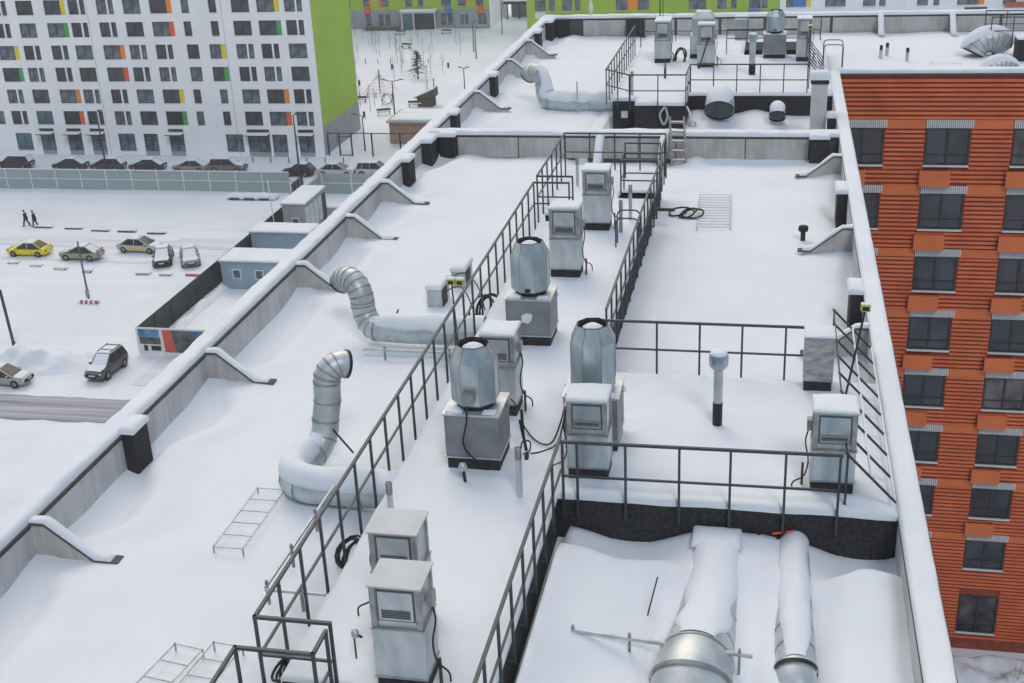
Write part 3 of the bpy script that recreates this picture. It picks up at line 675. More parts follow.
# ================================================================== OCTAGONAL FANS
def oct_fan(label,cx,cy,w=1.0,d=.95,box='grey_paint',zb=-9.98,face=0.,flap=False,zt=-8.79,r=.435):
    t=thing('octagonal_roof_fan',label,'roof fan',(cx,cy,D-.03),'octagonal jet roof fans on boxes')
    x0,x1,y0,y1=cx-w/2,cx+w/2,cy-d/2,cy+d/2
    MB().box(x0+.02,x1-.02,y0+.02,y1-.02,D-.1,D+.21).build('plinth',M['bitumen'],t)
    b=MB().box(x0,x1,y0,y1,D+.21,zb).build('box',M[box],t,bevel=.01)
    each(MB().box(x0-.02,x1+.02,y0-.02,y1+.02,D+.19,D+.215).box(x0-.02,x1+.02,y0-.02,y1+.02,zb-.03,zb+.006),'rim',M['galv'],b)
    lg=MB()
    for sx in (-1,1):
        ring=[(cx+sx*(w/2+.035)+.045*math.cos(a)*sx*.8,cy+.2,zb-.12+.05*math.sin(a)) for a in [k*PI/4 for k in range(9)]]
        lg.tube(ring,.009,5,caps=False)
    each(lg,'lifting_ring',M['galv_dark'],b)
    rot=PI/8+face
    zz=zb+.09
    MB().lathe([(r*.80,-.09),(r*.80,.03)],(cx,cy,zz),16).build('collar',M['black'],t)
    h=zt-zz
    dr=MB(); dr.lathe([(r*.90,0),(r,.02*h+.02),(r,.74*h),(r*.68,h)],(cx,cy,zz),8,False,rot).build('drum',M['galv_blue'],t,bevel=.006)
    MB().lathe([(r*.685,h+.0),(r*.65,h+.012),(r*.60,h-.03),(r*.59,.62*h)],(cx,cy,zz),8,False,rot).build('throat',M['black'],t)
    sn=MB().lathe([(0.001,1.0*h),(r*.25,.985*h),(r*.44,.94*h),(r*.58,.84*h)],(cx,cy,zz),16).build('snow_cap',M['snow_cap'],t)
    each(MB().pad(x0+.02,x0+.34,y0+.02,y0+.3,zb+.007,.03,nx=2,ny=2).pad(x1-.3,x1-.06,y0+.02,y0+.2,zb+.007,.035,nx=2,ny=2,seed=4).pad(x0+.05,x0+.25,y1-.3,y1-.05,zb+.007,.04,nx=2,ny=2),'snow_patch',M['snow_cap'],t)
    for k in range(8):
        a=rot+k*PI/4; ca,sa=math.cos(a),math.sin(a)
        q=MB(); q.bar((cx+ca*r*.995,cy+sa*r*.995,zz+.05),(cx+ca*r*.997,cy+sa*r*.997,zz+.74*h),.016,.010); q.bar((cx+ca*r*.997,cy+sa*r*.997,zz+.74*h),(cx+ca*r*.685,cy+sa*r*.685,zz+h),.016,.010)
        q.build('corner_seam',M['steel_trim'],t)
    if flap: MB().box(cx-.13,cx+.09,cy-r-.13,cy-r+.02,zz+.16,zz+.34).build('motor_box',M['galv_dark'],t,bevel=.01)
    else: MB().box(cx-.05,cx+.06,cy-r-.012,cy-r*.9,zz+.06,zz+.12).build('slot',M['black'],t)
    return t
fa=oct_fan('octagonal fan on a grey box with a cable and motor box on its front',-5.07,19.82,flap=True)
MB().tube(smooth([(-5.09,19.2,-9.75),(-5.13,19.25,-10.1),(-5.22,19.28,-10.5),(-5.10,19.26,-10.75),(-4.9,19.26,-10.88)]),.016,6).build('cable',M['black'],fa)
fb_=oct_fan('octagonal fan farthest back on the near deck, alone on its grey box',-5.10,25.45)
MB().prism([(-5.25,-10.52),(-5.10,-10.55),(-5.02,-10.46),(-5.0,-10.33),(-5.12,-10.30),(-5.24,-10.36)],'y',24.965,24.973).build('torn_label',M['grille'],fb_)
oct_fan('octagonal fan right of centre standing behind a snow-capped square unit',-3.05,20.75,box='grey_paint',face=.1,zt=-8.72)
oct_fan('octagonal fan with a flat grey box on the rear deck',-.03,58.3,zt=-9.0,box='grey_paint')
# ================================================================== PIPES AND CHIMNEYS
def pipe_post(label,x,y,zt,r=.05,base=D,m='galv',cap='galv_dark'):
    t=thing('vent_pipe',label,'vent pipe',(x,y,base),'thin upright vent pipes')
    MB().lathe([(r,-.1),(r,zt-base-.22)],(x,y,base),14).build('pipe',M[m],t)
    MB().lathe([(r*1.12,zt-base-.22),(r*1.12,zt-base),(r*.7,zt-base),(r*.7,zt-base-.1)],(x,y,base),14).build('collar',M[cap],t)
    return t
a=pipe_post('thin galvanised pipe with a cable looping from its top beside the front railing corner',-4.05,18.5,-10.12,.055)
MB().tube(smooth([(-4.0,18.5,-10.15),(-3.95,18.48,-9.98),(-3.83,18.5,-10.0),(-3.85,18.5,-10.18),(-3.96,18.5,-10.24)]),.014,6).build('cable',M['black'],a)
MB().box(-3.93,-3.87,18.45,18.55,-10.33,-10.22).build('clamp',M['black'],a)
pipe_post('thin pipe with a dark ring beside the deck edge behind the nearest square units',-6.08,17.5,-10.38,.05)
pipe_post('thin pipe at the left of the rearmost square unit on the near deck',-5.88,37.4,-10.15,.05)
pipe_post('thin pipe by the handrail hoop, the darker of two side by side',-3.99,32.9,-10.13,.05,m='galv_dark')
pipe_post('thin pipe by the handrail hoop, the paler and taller of two side by side',-3.86,34.1,-10.05,.05)
pipe_post('thin dark-based pipe in the front left corner of the rear deck',-5.6,50.3,-10.1,.06)
pipe_post('thin black pipe in front of the leftmost rear-deck unit',-4.55,53.6,-10.4,.05,m='black')
for k,(x,y) in enumerate(((4.87,61.4),(5.19,62.0),(6.0,60.7))):
    t=thing('vent_pipe',['leftmost black vent pipe on the wing roof','middle black vent pipe on the wing roof','rightmost black vent pipe on the wing roof'][k],'vent pipe',(x,y,-11.8),'black vent pipes on the wing roof')
    MB().tube([(x,y,-11.9),(x,y,-11.15)],.075,10).build('pipe',M['black'],t); MB().lathe([(.08,-.62),(.08,-.2)],(x,y,-11.15),10).build('sleeve',M['galv'],t)
t=thing('vent_pipe','short black mushroom-capped pipe in the snow beside the right buttresses','vent pipe',(1.0,35.4,-12))
MB().lathe([(.07,-.1),(.07,.32)],(1.0,35.4,-12),12).build('pipe',M['black'],t); MB().lathe([(.13,.27),(.15,.33),(.13,.42),(.001,.45)],(1.0,35.4,-12),12).build('cap',M['black'],t)
def chimney(label,x,y,zt,r=.085,rc=.18,base=D):
    t=thing('chimney_pipe',label,'chimney',(x,y,base))
    MB().lathe([(r*1.08,-.1),(r*1.12,.42)],(x,y,base),16).build('sleeve',M['black'],t)
    H=zt-base; sp=MB(); prof=[]; z=.42
    while z<H-.32: prof+=[(r,z),(r*1.09,z+.02),(r,z+.04)]; z+=.065
    sp.lathe(prof+[(r,H-.3)],(x,y,base),18).build('spiral_duct',M['galv'],t)
    MB().lathe([(r,H-.34),(rc*.85,H-.27),(rc,H-.22),(rc,H-.03),(rc*.9,H)],(x,y,base),20).disc((x,y,base+H),rc*.9,20).build('cap',M['galv_blue'],t)
    MB().lathe([(rc*.93,H+.002),(rc*.85,H+.04),(rc*.4,H+.06),(.001,H+.065)],(x,y,base),16).build('snow_cap',M['snow_cap'],t)
chimney('round-capped spiral chimney pipe standing alone on the snow between the two cross railings',-.81,21.66,-9.62)
chimney('pale round-capped chimney pipe in the middle of the rear deck',-.93,54.3,-9.35,.13,.2)
t=thing('masonry_chimney','white square chimney with a dark band and snow cap beside the rear right parapet','chimney',(1.66,47.4,-12))
MB().box(1.38,1.95,47.15,47.7,-12.3,-9.95).build('shaft',mat('white_render',(.56,.56,.58),.9,vary=.12,scale=2),t,bevel=.02)
MB().box(1.34,1.99,47.11,47.74,-9.95,-9.80).build('band',M['black'],t); MB().pad(1.31,2.02,47.08,47.77,-9.80,.30,r=.14,nx=4,ny=4).build('snow_cap',M['snow_cap'],t)
# ================================================================== ROUND DUCTS
def duct(label,path,r,seam_every=1,snow=None,snow_idx=None,mouth=True,m='duct',n=20,extra=None,origin=None,grp=None,rings=None,up=None,md=.14,band=None):
    path=[Vector(p) for p in path]
    o=origin or (path[0].x,path[0].y,min(p.z for p in path)-(max(r) if isinstance(r,list) else r))
    t=thing('air_duct',label,'air duct',o,grp)
    MB().tube(path,r,n,smooth=True,caps=False).build('pipe',M[m],t)
    if band is not None: dd=(path[band+1]-path[band]).normalized(); MB().tube([path[band]-dd*.035,path[band]+dd*.035],(r if not isinstance(r,list) else r[band])+.022,n,caps=False).build('clamp_band',M['galv_dark'],t)
    sm=MB()
    for i in (rings if rings is not None else range(0,len(path),seam_every)):
        a=path[i]; d=(path[min(i+1,len(path)-1)]-path[max(i-1,0)]).normalized()
        sm.tube([a-d*.018,a+d*.018],(r if not isinstance(r,list) else r[i])+.008,n,caps=False)
        e1=MB()
    each(sm,'seam',M['steel_trim'],t)
    if mouth:
        for e,s in ((len(path)-1,1),):
            d=(path[-1]-path[-2]).normalized(); rr=r if not isinstance(r,list) else r[-1]
            MB().tube([path[-1]-d*md,path[-1]-d*(md-.02)],[rr*.97,.01],n,caps=False).tube([path[-1]-d*md,path[-1]+d*.0],rr*.975,n,caps=False).build('mouth',M['louvre'],t)
            MB().tube([path[-1]-d*.03,path[-1]+d*.03],rr+.02,n,caps=False).build('rim',M['black'],t)
    if snow:
        i0,i1=snow_idx; sp=path[i0:i1+1]; rr=r if not isinstance(r,list) else max(r)
        q=MB(); N=14; vs=[]; K=len(sp); rl=r if isinstance(r,list) else [r]*len(path); fr_=[]
        # draped snow: an uneven blanket over the upper side
        fine=[]; fr_x=[]
        for a,b in zip(sp,sp[1:]):
            k=max(1,int((b-a).length/.10)); fine+=[a+(b-a)*j/k for j in range(k)]; ia=i0+len(fr_x); fr_x.append(1); fr_+=[rl[ia]+(rl[ia+1]-rl[ia])*j/k for j in range(k)]
        fine.append(sp[-1]); fr_.append(rl[i1]); F=len(fine)
        for i,p in enumerate(fine):
            d=(fine[min(i+1,F-1)]-fine[max(i-1,0)]).normalized(); side=d.cross(Vector((0,0,1)))
            side=side.normalized() if side.length>.05 else Vector((1,0,0)); upv=side.cross(d).normalized()
            if upv.z<0: upv=-upv
            end=min(1,max(0,min(i if i0>0 else 9,F-1-i-1.2*(1+noise.noise(Vector((i*.3,1,2))))))/4)
            for k in range(N+1):
                a=(k/N-.5)*2; an=a*snow[0]*(.55+.45*end)*(1+.30*noise.noise(Vector((p.x*2+a,p.y*2,p.z*2+9))))
                th=snow[1]*(1-abs(a)**2.2)*(.06+.94*end)*(1+.5*noise.noise(Vector((p.x*1.7,p.y*1.7,a*1.3))))
                off=fr_[i]+.004+max(th,0)-.02*(abs(a)>.99)
                vs.append(p+upv*math.cos(an)*off+side*math.sin(an)*off+Vector((0,0,max(th,0)*.25)))
        fs=[(i*(N+1)+k,(i+1)*(N+1)+k,(i+1)*(N+1)+k+1,i*(N+1)+k+1) for i in range(F-1) for k in range(N)]
        q.add(vs,fs,True); q.build('snow_cap',M['snow_cap'],t)
    return t
def arc3(c,u,v,r,a0,a1,n):
    c=Vector(c);u=Vector(u);v=Vector(v)
    return [c+u*r*math.cos(a0+(a1-a0)*k/n)+v*r*math.sin(a0+(a1-a0)*k/n) for k in range(n+1)]
# E1: from the deck wall, bends back, rises and turns its mouth right
p=[(-6.42,19.05,-11.52),(-7.1,19.05,-11.52),(-7.85,19.05,-11.52)]
p+=arc3((-8.05,19.65,-11.52),(0,-1,0),(-1,0,0),.60,0.15,PI/2,5)
p+=[Vector((-8.60,20.0,-11.48))]
p+=arc3((-8.55,20.15,-10.93),(0,0,-1),(.33,.94,0),.58,.25,PI/2,4)
p+=[Vector((-8.30,20.76,-10.55))]
e1u=Vector((.80,.60,0))
p+=arc3(Vector((-8.28,20.78,-10.15))+e1u*.30,-e1u,(0,0,1),.30,0.,2.0,6)
nl=len(p); r1=[.30]*6+[.30-.035*min(1,(k-6)/5) for k in range(6,nl)]
duct('snow-draped elbow duct left of the railing whose mouth curls up and to the right',p,r1,snow=(1.2,.12),snow_idx=(0,12),rings=[1,4,6,8,10,12,14,15,16,17,18,19,20])
# E2: arched duct
p=[(-6.42,26.35,-11.45),(-7.3,26.35,-11.45),(-8.3,26.35,-11.45),(-9.1,26.4,-11.45)]
u2=Vector((-.80,.6,0)).normalized()
p+=arc3((-9.1,26.4,-10.95),(0,0,-1),u2,.50,.25,PI/2,3)
c2=Vector((-9.1,26.4,-10.85))+u2*(.5+.46)
p+=arc3(c2,-u2,(0,0,1),.46,0.,2.45,8)
duct('big arched gooseneck duct beyond the elbow duct, mouth facing down by the left parapet',p,.29,rings=[1,3,4,5,6,7,8,9,10,11,12,13,14,15],snow=(1.15,.12),snow_idx=(0,4))
# snow on its arch
# E3: the same kind on the rear section
p=[(-6.3,51.9,-11.78),(-7.5,51.9,-11.78),(-8.6,51.95,-11.76),(-9.3,52.1,-11.72)]
u3=Vector((-.70,.71,0)).normalized()
p+=arc3((-9.3,52.1,-11.32),(0,0,-1),u3,.42,.25,PI/2,3)
c3=Vector((-9.3,52.1,-11.2))+u3*(.42+.62)
p+=arc3(c3,-u3,(0,0,1),.62,0.,2.5,8)
duct('arched gooseneck duct on the rear section beside the left parapet',p,.36,snow=(1.25,.16),snow_idx=(0,12),rings=[1,3,5,7,9,11,13,15])
# near ducts in the sunken cell
dl_=t=duct('large round duct leaving the dark wall towards the camera, snow along its back',[(-.64,18.1,-12.0),(-.66,17.2,-11.98),(-.70,16.3,-11.92),(-.76,15.6,-11.80),(-.80,15.15,-11.74),(-.83,14.75,-11.78),(-.85,14.4,-11.92),(-.86,14.15,-12.15)],[.49,.485,.49,.515,.56,.585,.59,.58],snow=(1.0,.055),snow_idx=(0,4),mouth=False,rings=[2,3,4,6],n=32,band=5)
MB().box(-1.05,-.25,18.1,18.69,-12.4,-11.60).build('square_sleeve',M['galv'],t,bevel=.02); MB().pad(-1.06,-.24,18.08,18.68,-11.60,.10,r=.12,nx=6,ny=4).build('snow_cap',M['snow_cap'],t)
t=t=duct('smaller round duct leaving the dark wall towards the camera, ending in a dark-rimmed mouth',[(.62,18.68,-11.92),(.62,17.8,-11.90),(.62,16.9,-11.86),(.63,16.1,-11.78),(.64,15.55,-11.72),(.645,15.18,-11.72),(.65,14.98,-11.80),(.652,14.84,-11.95)],.295,snow=(.98,.07),snow_idx=(0,5),rings=[1,2,3,4],n=28,band=5)
for b_ in t.children:
    if b_.name.startswith('clamp_band'): b_.data.materials[0]=M['black']
MB().bar((.27,18.64,-11.58),(.62,18.64,-11.50),.03).build('red_strap',M['p_red'],t)
# far round hoods
def hood(label,x,y,r,z0):
    """upright round duct with an elbow hood whose mouth faces the camera"""
    t=thing('air_duct',label,'air duct',(x,y,-12.2))
    MB().tube([(x,y,-12.4),(x,y,z0)],r,28,caps=False).build('pipe',M['duct'],t)
    Rb=r*1.06; p=arc3((x,y-Rb,z0),(0,1,0),(0,0,1),Rb,0,R(141),9)
    MB().tube(p,r,28,caps=False,up=(0,-1,0)).build('elbow',M['duct'],t)
    e=p[-1]; d=(p[-1]-p[-2]).normalized()
    MB().tube([e-d*.03,e+d*.05],r+.03,28,caps=False).build('rim',M['black'],t)
    MB().tube([e-d*.02,e-d*.3],[r*.98,.01],28,caps=False).build('mouth',M['louvre'],t)
    fine=arc3((x,y-Rb,z0),(0,1,0),(0,0,1),Rb,R(25),R(136),20); vs=[]; N=16
    for i,q in enumerate(fine):
        upv=(q-Vector((x,y-Rb,z0))).normalized(); w=1.25*math.sin(PI*(i+1.5)/23)**.5
        for k in range(N+1):
            a=(k/N-.5)*2; th=.11*(1-a*a)*math.sin(PI*(i+1)/22)**.5+.006; vs.append(q+upv*math.cos(a*w)*(r+th)+Vector((1,0,0))*math.sin(a*w)*(r+th))
    MB().add(vs,[(i*(N+1)+k,(i+1)*(N+1)+k,(i+1)*(N+1)+k+1,i*(N+1)+k+1) for i in range(20) for k in range(N)],True).build('snow_cap',M['snow_cap'],t)
    return t
hood('large snow-domed gooseneck duct with a dark mouth in front of the rear deck wall',-2.05,50.1,.56,-11.75)
hood('small snow-domed gooseneck duct with a dark mouth right of the large one',.18,49.3,.30,-11.72)
# big segmented cowls on the wing roof
def cowl(label,x,y,z,r,L,seed):
    t=thing('air_duct',label,'air duct',(x,y,z-r))
    p=arc3((x,y,z-r*.7),(-1,-.25,0),(0,0,1),L,R(18),R(150),8)
    MB().tube(p,r,26,caps=False).build('pipe',M['duct'],t)
    s=MB()
    for q,a,b in zip(p[1:-1],p[:-2],p[2:]): d=(b-a).normalized(); s.tube([q-d*.02,q+d*.02],r+.014,26,caps=False)
    each(s,'seam',M['steel_trim'],t)
    d=(p[0]-p[1]).normalized(); MB().tube([p[0]-d*.02,p[0]+d*.05],r+.03,26,caps=False).build('rim',M['black'],t); MB().tube([p[0],p[0]-d*.3],[r*.97,.01],26,caps=False).build('mouth',M['louvre'],t)
    vs=[]; N=14
    fine=[]
    for a,b in zip(p,p[1:]): fine+=[a+(b-a)*j/3 for j in range(3)]
    fine.append(p[-1]); F=len(fine)
    for i,q in enumerate(fine):
        dd=(fine[min(i+1,F-1)]-fine[max(i-1,0)]).normalized(); upv=(q-Vector((x,y,z-r*.7))).normalized(); sd=dd.cross(upv)
        w=.95*math.sin(PI*(i+.6)/(F+.2))**.6
        for k in range(N+1):
            a=(k/N-.5)*2; an=a*w*1.1; th=.10*(1-a*a)*(1+.4*noise.noise(q*1.5)); vs.append(q+upv*math.cos(an)*(r+.006+th)+sd*math.sin(an)*(r+.006+th))
    MB().add(vs,[(i*(N+1)+k,(i+1)*(N+1)+k,(i+1)*(N+1)+k+1,i*(N+1)+k+1) for i in range(F-1) for k in range(N)],True).build('snow_cap',M['snow_cap'],t)
    return t
cowl('largest segmented elbow cowl on the wing roof, snow over its back',9.75,62.0,-11.4,.58,.78,1)
cowl('smaller segmented elbow cowl in front of the largest one on the wing roof',9.65,58.0,-11.75,.36,.60,2)
t=thing('equipment_box','black square box behind the segmented cowls','box',(11.2,60.6,-12)); MB().box(10.7,12.6,60.3,61.2,-12.2,-10.75).build('casing',M['bitumen'],t,bevel=.02); MB().pad(10.68,12.62,60.28,61.22,-10.749,.1,nx=4,ny=3).build('snow_cap',M['snow_cap'],t)
# snow lumps on the arch of E2
# ================================================================== SMALL ROOF FITTINGS
def rack(label,p0,p1,w,n,z=-11.72,feet=True,name='cable_tray'):
    """ladder-like steel frame lying almost buried"""
    t=thing(name,label,'steel frame',(p0[0],p0[1],z))
    z-=.04; a=Vector((*p0,z)); b=Vector((*p1,z)); d=(b-a).normalized(); s=Vector((d.y,-d.x,0))*w
    each(MB().bar(a,b,.016).bar(a+s,b+s,.016),'side_rail',M['steel_trim'],t)
    r=MB()
    for k in range(n): q=a+(b-a)*k/(n-1); r.bar(q,q+s,.014)
    each(r,'rung',M['steel_trim'],t)
    f=MB()
    for q in (a,b,a+s,b+s): f.bar(q-Vector((0,0,.25)),q+Vector((0,0,.02)),.02)
    each(f,'foot',M['steel_trim'],t)
    return t
rack('ladder-shaped steel frame half sunk in the snow left of the long railing',(-9.30,17.2),(-9.30,19.25),.55,6,z=-11.68)
rack('left of two ladder-shaped steel frames fading into snow at lower left',(-9.0,12.9),(-8.75,14.5),.5,5,z=-11.68)
rack('right of two ladder-shaped steel frames at the lower left, fading into the snow',(-8.35,12.6),(-8.15,14.6),.5,6,z=-11.66)
rack('fine comb-like steel grid lying on the snow behind the near deck, beside the coiled cable',(-2.1,36.1),(-2.2,39.4),1.0,13,z=-11.86)
rack('faint frame under the snow left of the segmented cowls',(7.0,60.2),(8.3,60.0),.5,4,z=-11.70)
def coil(label,c,r,n,tilt=(0,0),th=.022,jit=.08):
    t=thing('cable_coil',label,'cable',c)
    pts=[]; rnd=random.Random(int(abs(c[0]*100)))
    for k in range(n*14):
        a=k/14*2*PI; rr=r*(.8+.25*rnd.random()*0+.22*math.sin(k*.31+c[1]))
        pts.append((c[0]+rr*math.cos(a)+jit*math.sin(k*.13),c[1]+rr*math.sin(a)*.9,c[2]+.05+tilt[0]*math.cos(a)+tilt[1]*math.sin(a)+k*.0012))
    MB().tube(pts,th,6).build('loops',M['black'],t)
coil('loose coil of thick black cable on the snow by the near deck recess',(-2.5,37.4,-11.95),.38,3,(.05,.06),.03,.3)
coil('heap of looped black cable against the deck just left of the nearest square units',(-6.75,17.2,-11.75),.26,6,(.06,.18))
coil('small tangle of black cable beside the notch at the lower left railing',(-6.75,14.1,-11.75),.20,5,(.1,.1))
coil('black cable loops hanging beyond the left railing near the outdoor units',(-6.9,28.4,-11.7),.32,5,(.08,.25))
coil('tangle of black cable at the foot of the leftmost rear-deck unit',(-4.2,57.3,-11.0),.3,4,(.1,.4),.03)
def cable(label,pts,r=.016,m='black'):
    t=MB().tube(smooth(pts),r,6).build('power_cable',M[m]); return tag(t,label,'cable')
cable('black cable sagging from the two short stakes to the right-hand fan box',[(-4.62,20.7,D+.75),(-4.5,21.0,D+.35),(-4.45,20.9,D+.12),(-4.1,20.4,D+.05),(-3.8,20.3,D+.08),(-3.62,20.4,D+.5),(-3.55,20.5,D+.85)])
cable('black cable running from the thin pipe to the right-hand square unit',[(-3.85,18.6,-10.28),(-3.7,18.8,-10.34),(-3.45,18.95,-10.25),(-3.38,19.2,-10.0),(-3.33,19.4,-9.7)])
cable('black cable along the dark wall between the two snow-covered ducts',[(-.02,18.63,-11.5),(.15,18.6,-11.68),(.4,18.6,-11.62),(.55,18.62,-11.35)])
cable('black cable bowed between the long left railing and the outdoor units',[(-8.1,29.6,-11.3),(-7.6,29.2,-11.0),(-7.1,28.6,-11.1),(-6.8,28.0,-11.5)])
cable('black cable arching beside the deck wall below the outdoor units',[(-7.9,28.4,-11.2),(-7.4,28.1,-10.95),(-7.0,27.5,-11.2),(-6.75,27.0,-11.6)])
def stake(label,x,y,h,lean=(0,0),base=D,m='black',r=.03,knob=False):
    t=thing('stake',label,'stake',(x,y,base)); MB().tube([(x,y,base-.1),(x+lean[0],y+lean[1],base+h)],r,7).build('rod',M[m],t)
    if knob: MB().lathe([(.001,.09),(.06,.07),(.085,.0),(.06,-.06),(.001,-.08)],(x+lean[0],y+lean[1],base+h),12).build('knob',M['galv'],t)
    return t
stake('left of two short black stakes leaning behind the left-hand fan',-4.42,20.75,.5,(-.02,.02))
stake('right of two short black stakes leaning behind the left-hand fan',-4.22,20.1,.62,(-.12,.03))
stake('short black peg with a round grey head in front of the left-hand fan box',-5.1,18.85,.28,(-.04,0),knob=True)
for (lb,x,y,z) in (('grey plug box at the end of the cable of the nearest square unit',-3.98,13.0,D+.0),('grey plug box on the left side of the nearest square units',-5.42,13.6,D+.4)):
    t=thing('plug_box',lb,'socket',(x,y,z)); MB().lathe([(.001,-.05),(.05,-.045),(.06,0),(.05,.05),(.001,.06)],(x,y,z+.12),12).build('housing',M['galv'],t); MB().tube([(x+.04,y,z+.1),(x+.10,y,z+.07)],.02,6).build('plug',M['black'],t)
    MB().tube([(x-.02,y,z-.3),(x-.02,y,z+.1)],.014,6).build('stem',M['rust'],t)
# support pipes
def support(label,a,b,feet,r=.028,m='galv'):
    t=thing('support_bar',label,'steel bar',a); MB().tube([a,b],r,8).build('bar',M[m],t)
    for q in feet:
        p=Vector(a)+(Vector(b)-Vector(a))*q; MB().bar((p.x,p.y,p.z-.35),(p.x,p.y,p.z+.10),.04).build('foot',M['galv_dark'],t)
support('horizontal galvanised bar passing under the large near duct',(-2.66,15.3,-11.43),(.02,15.05,-11.43),(.01,.33,.93),.035)
support('galvanised pipe running along the outside of the long left railing',(-7.5,15.3,-11.12),(-7.46,18.5,-11.12),(.02,.35,.7))
support('short galvanised crossbar joining the pipe to the left railing foot',(-7.5,15.28,-11.14),(-6.50,15.28,-11.14),(.6,))
support('thin bar on short feet lying behind the crossing railing',(-1.90,24.15,-11.55),(.06,24.2,-11.62),(.06,.45,.95),.02,'galv_dark')
support('galvanised bar under the arched duct by the outdoor units',(-9.2,25.6,-11.62),(-6.6,25.6,-11.62),(.2,.8))
support('thin upright rod beside the arched duct on the rear section',(-8.0,51.3,-12),(-8.0,51.3,-10.7),())
support('diagonal brace strapped across the elbow duct',(-8.35,20.7,-11.0),(-7.6,20.0,-11.25),(),.02,'black')
support('diagonal brace strapped across the arched duct',(-8.75,26.1,-11.5),(-8.55,26.5,-10.95),(),.02,'black')
support('black metal arm projecting from the deck side above the coiled cable',(-3.4,36.0,-11.35),(-2.75,36.0,-11.35),(),.05,'black')
support('bent wire rod standing in the snow left of the large near duct',(-1.62,16.1,-11.75),(-1.50,16.75,-11.35),(),.012,'black')
# outdoor units by the left railing
def condenser(label,x,y,z=-12.,rot=0):
    t=thing('outdoor_ac_unit',label,'outdoor unit',(x,y,z),'outdoor units left of the railing')
    MB().box(x-.2,x+.2,y-.42,y+.42,z+.05,z+.62).build('casing',M['galv'],t,bevel=.02)
    MB().box(x+.2,x+.22,y-.35,y+.1,z+.1,z+.58).build('fan_grille',M['black'],t)
    MB().pad(x-.22,x+.22,y-.44,y+.44,z+.621,.12,nx=3,ny=4).build('snow_cap',M['snow_cap'],t)
    for s in (-.3,.3): MB().box(x-.2,x+.2,y+s-.03,y+s+.03,z-.1,z+.05).build('foot',M['black'],t)
condenser('nearer white outdoor unit with a black fan grille under snow',-8.35,29.35)
condenser('farther white outdoor unit with a black fan grille under snow',-8.05,30.75)
# floodlight poles
def flood(label,x,y,z0,z1,lean=(0,0),n=1,r=.022):
    t=thing('floodlight_pole',label,'floodlight',(x,y,z0)); tx,ty=x+lean[0],y+lean[1]
    MB().tube([(x,y,z0-.1),(tx,ty,z1)],r,8).build('pole',M['black'],t)
    for k in range(n):
        h=MB().box(tx-.09+k*.2,tx+.09+k*.2,ty-.07,ty+.07,z1-.07,z1+.07).build('lamp_head',M['yellow'],t,bevel=.02)
        MB().box(tx-.06+k*.2,tx+.06+k*.2,ty-.075,ty-.0705,z1-.04,z1+.04).build('lens',M['black'],h)
        MB().pad(tx-.09+k*.2,tx+.09+k*.2,ty-.07,ty+.07,z1+.071,.03,nx=2,ny=2).build('snow_cap',M['snow_cap'],h)
flood('yellow floodlight on a leaning black pole beside the right parapet',1.55,22.6,D,-9.05,(.32,.2))
flood('twin yellow floodlights on black poles beyond the long left railing',-6.75,25.2,-12,-9.7,(-.1,0),2,.018)
flood('yellow floodlight on a pole at the right of the rear deck',1.45,55.9,D,-9.35)
# wooden ladder over the cross wall
t=thing('wooden_ladder','weathered wooden ladder leaning over the cross wall','ladder',(-3.2,43.4,-12.0))
A=Vector((-3.45,43.35,-12.05)); B=Vector((-3.55,44.75,-10.55)); wv=Vector((.50,0,0))
A=Vector((-3.43,43.45,-12.1)); B=Vector((-3.57,44.1,-10.45))
for s in (0,1): MB().bar(A+wv*s,B+wv*s,.07).build('stile',M['wood'],t)
for k in range(5):
    q=A+(B-A)*(.12+k*.19); MB().bar(q,q+wv,.07,.06).build('rung',M['wood'],t); MB().pad(q.x+.03,q.x+.47,q.y-.04,q.y+.04,q.z+.03,.035,nx=3,ny=1).build('snow_strip',M['snow_cap'],t)
cable('pale bundled cable hanging on the black wall of the rear deck',[(-4.15,48.9,-11.2),(-4.35,48.88,-11.5),(-4.2,48.88,-11.9),(-4.05,48.9,-11.6),(-4.12,48.9,-11.25)],.05,'galv')
t=thing('service_tap','grey valve with white hose beside the corner of the rear deck','valve',(-3.05,48.6,-12)); MB().lathe([(.001,-.12),(.14,-.1),(.16,0),(.1,.12),(.001,.14)],(-3.05,48.6,-11.85),14).build('body',M['galv'],t); MB().tube([(-3.05,48.6,-11.8),(-3.2,48.7,-11.3),(-3.3,48.9,-11.2)],.04,6).build('hose',M['grille'],t)
t=thing('mast','thin lightning mast standing on the far left parapet','mast',(-10.1,70.4,P)); MB().tube([(-10.1,70.4,P-.1),(-10.1,70.4,P+1.1)],.05,8).build('pole',M['grille'],t)
MB().lathe([(.05,.0),(.14,.25),(.10,.55),(.001,.75)],(-10.1,70.4,P+.2),10).build('finial',M['grille'],t)
t=thing('mast','thin black aerial mast behind the leftmost rear-deck unit','mast',(-5.75,64.5,-12)); MB().tube([(-5.75,64.5,-12.1),(-5.75,64.5,-8.2)],.03,6).build('pole',M['black'],t); MB().tube([(-5.6,64.5,-12.1),(-5.6,64.5,-8.4)],.02,6).build('stay',M['black'],t)
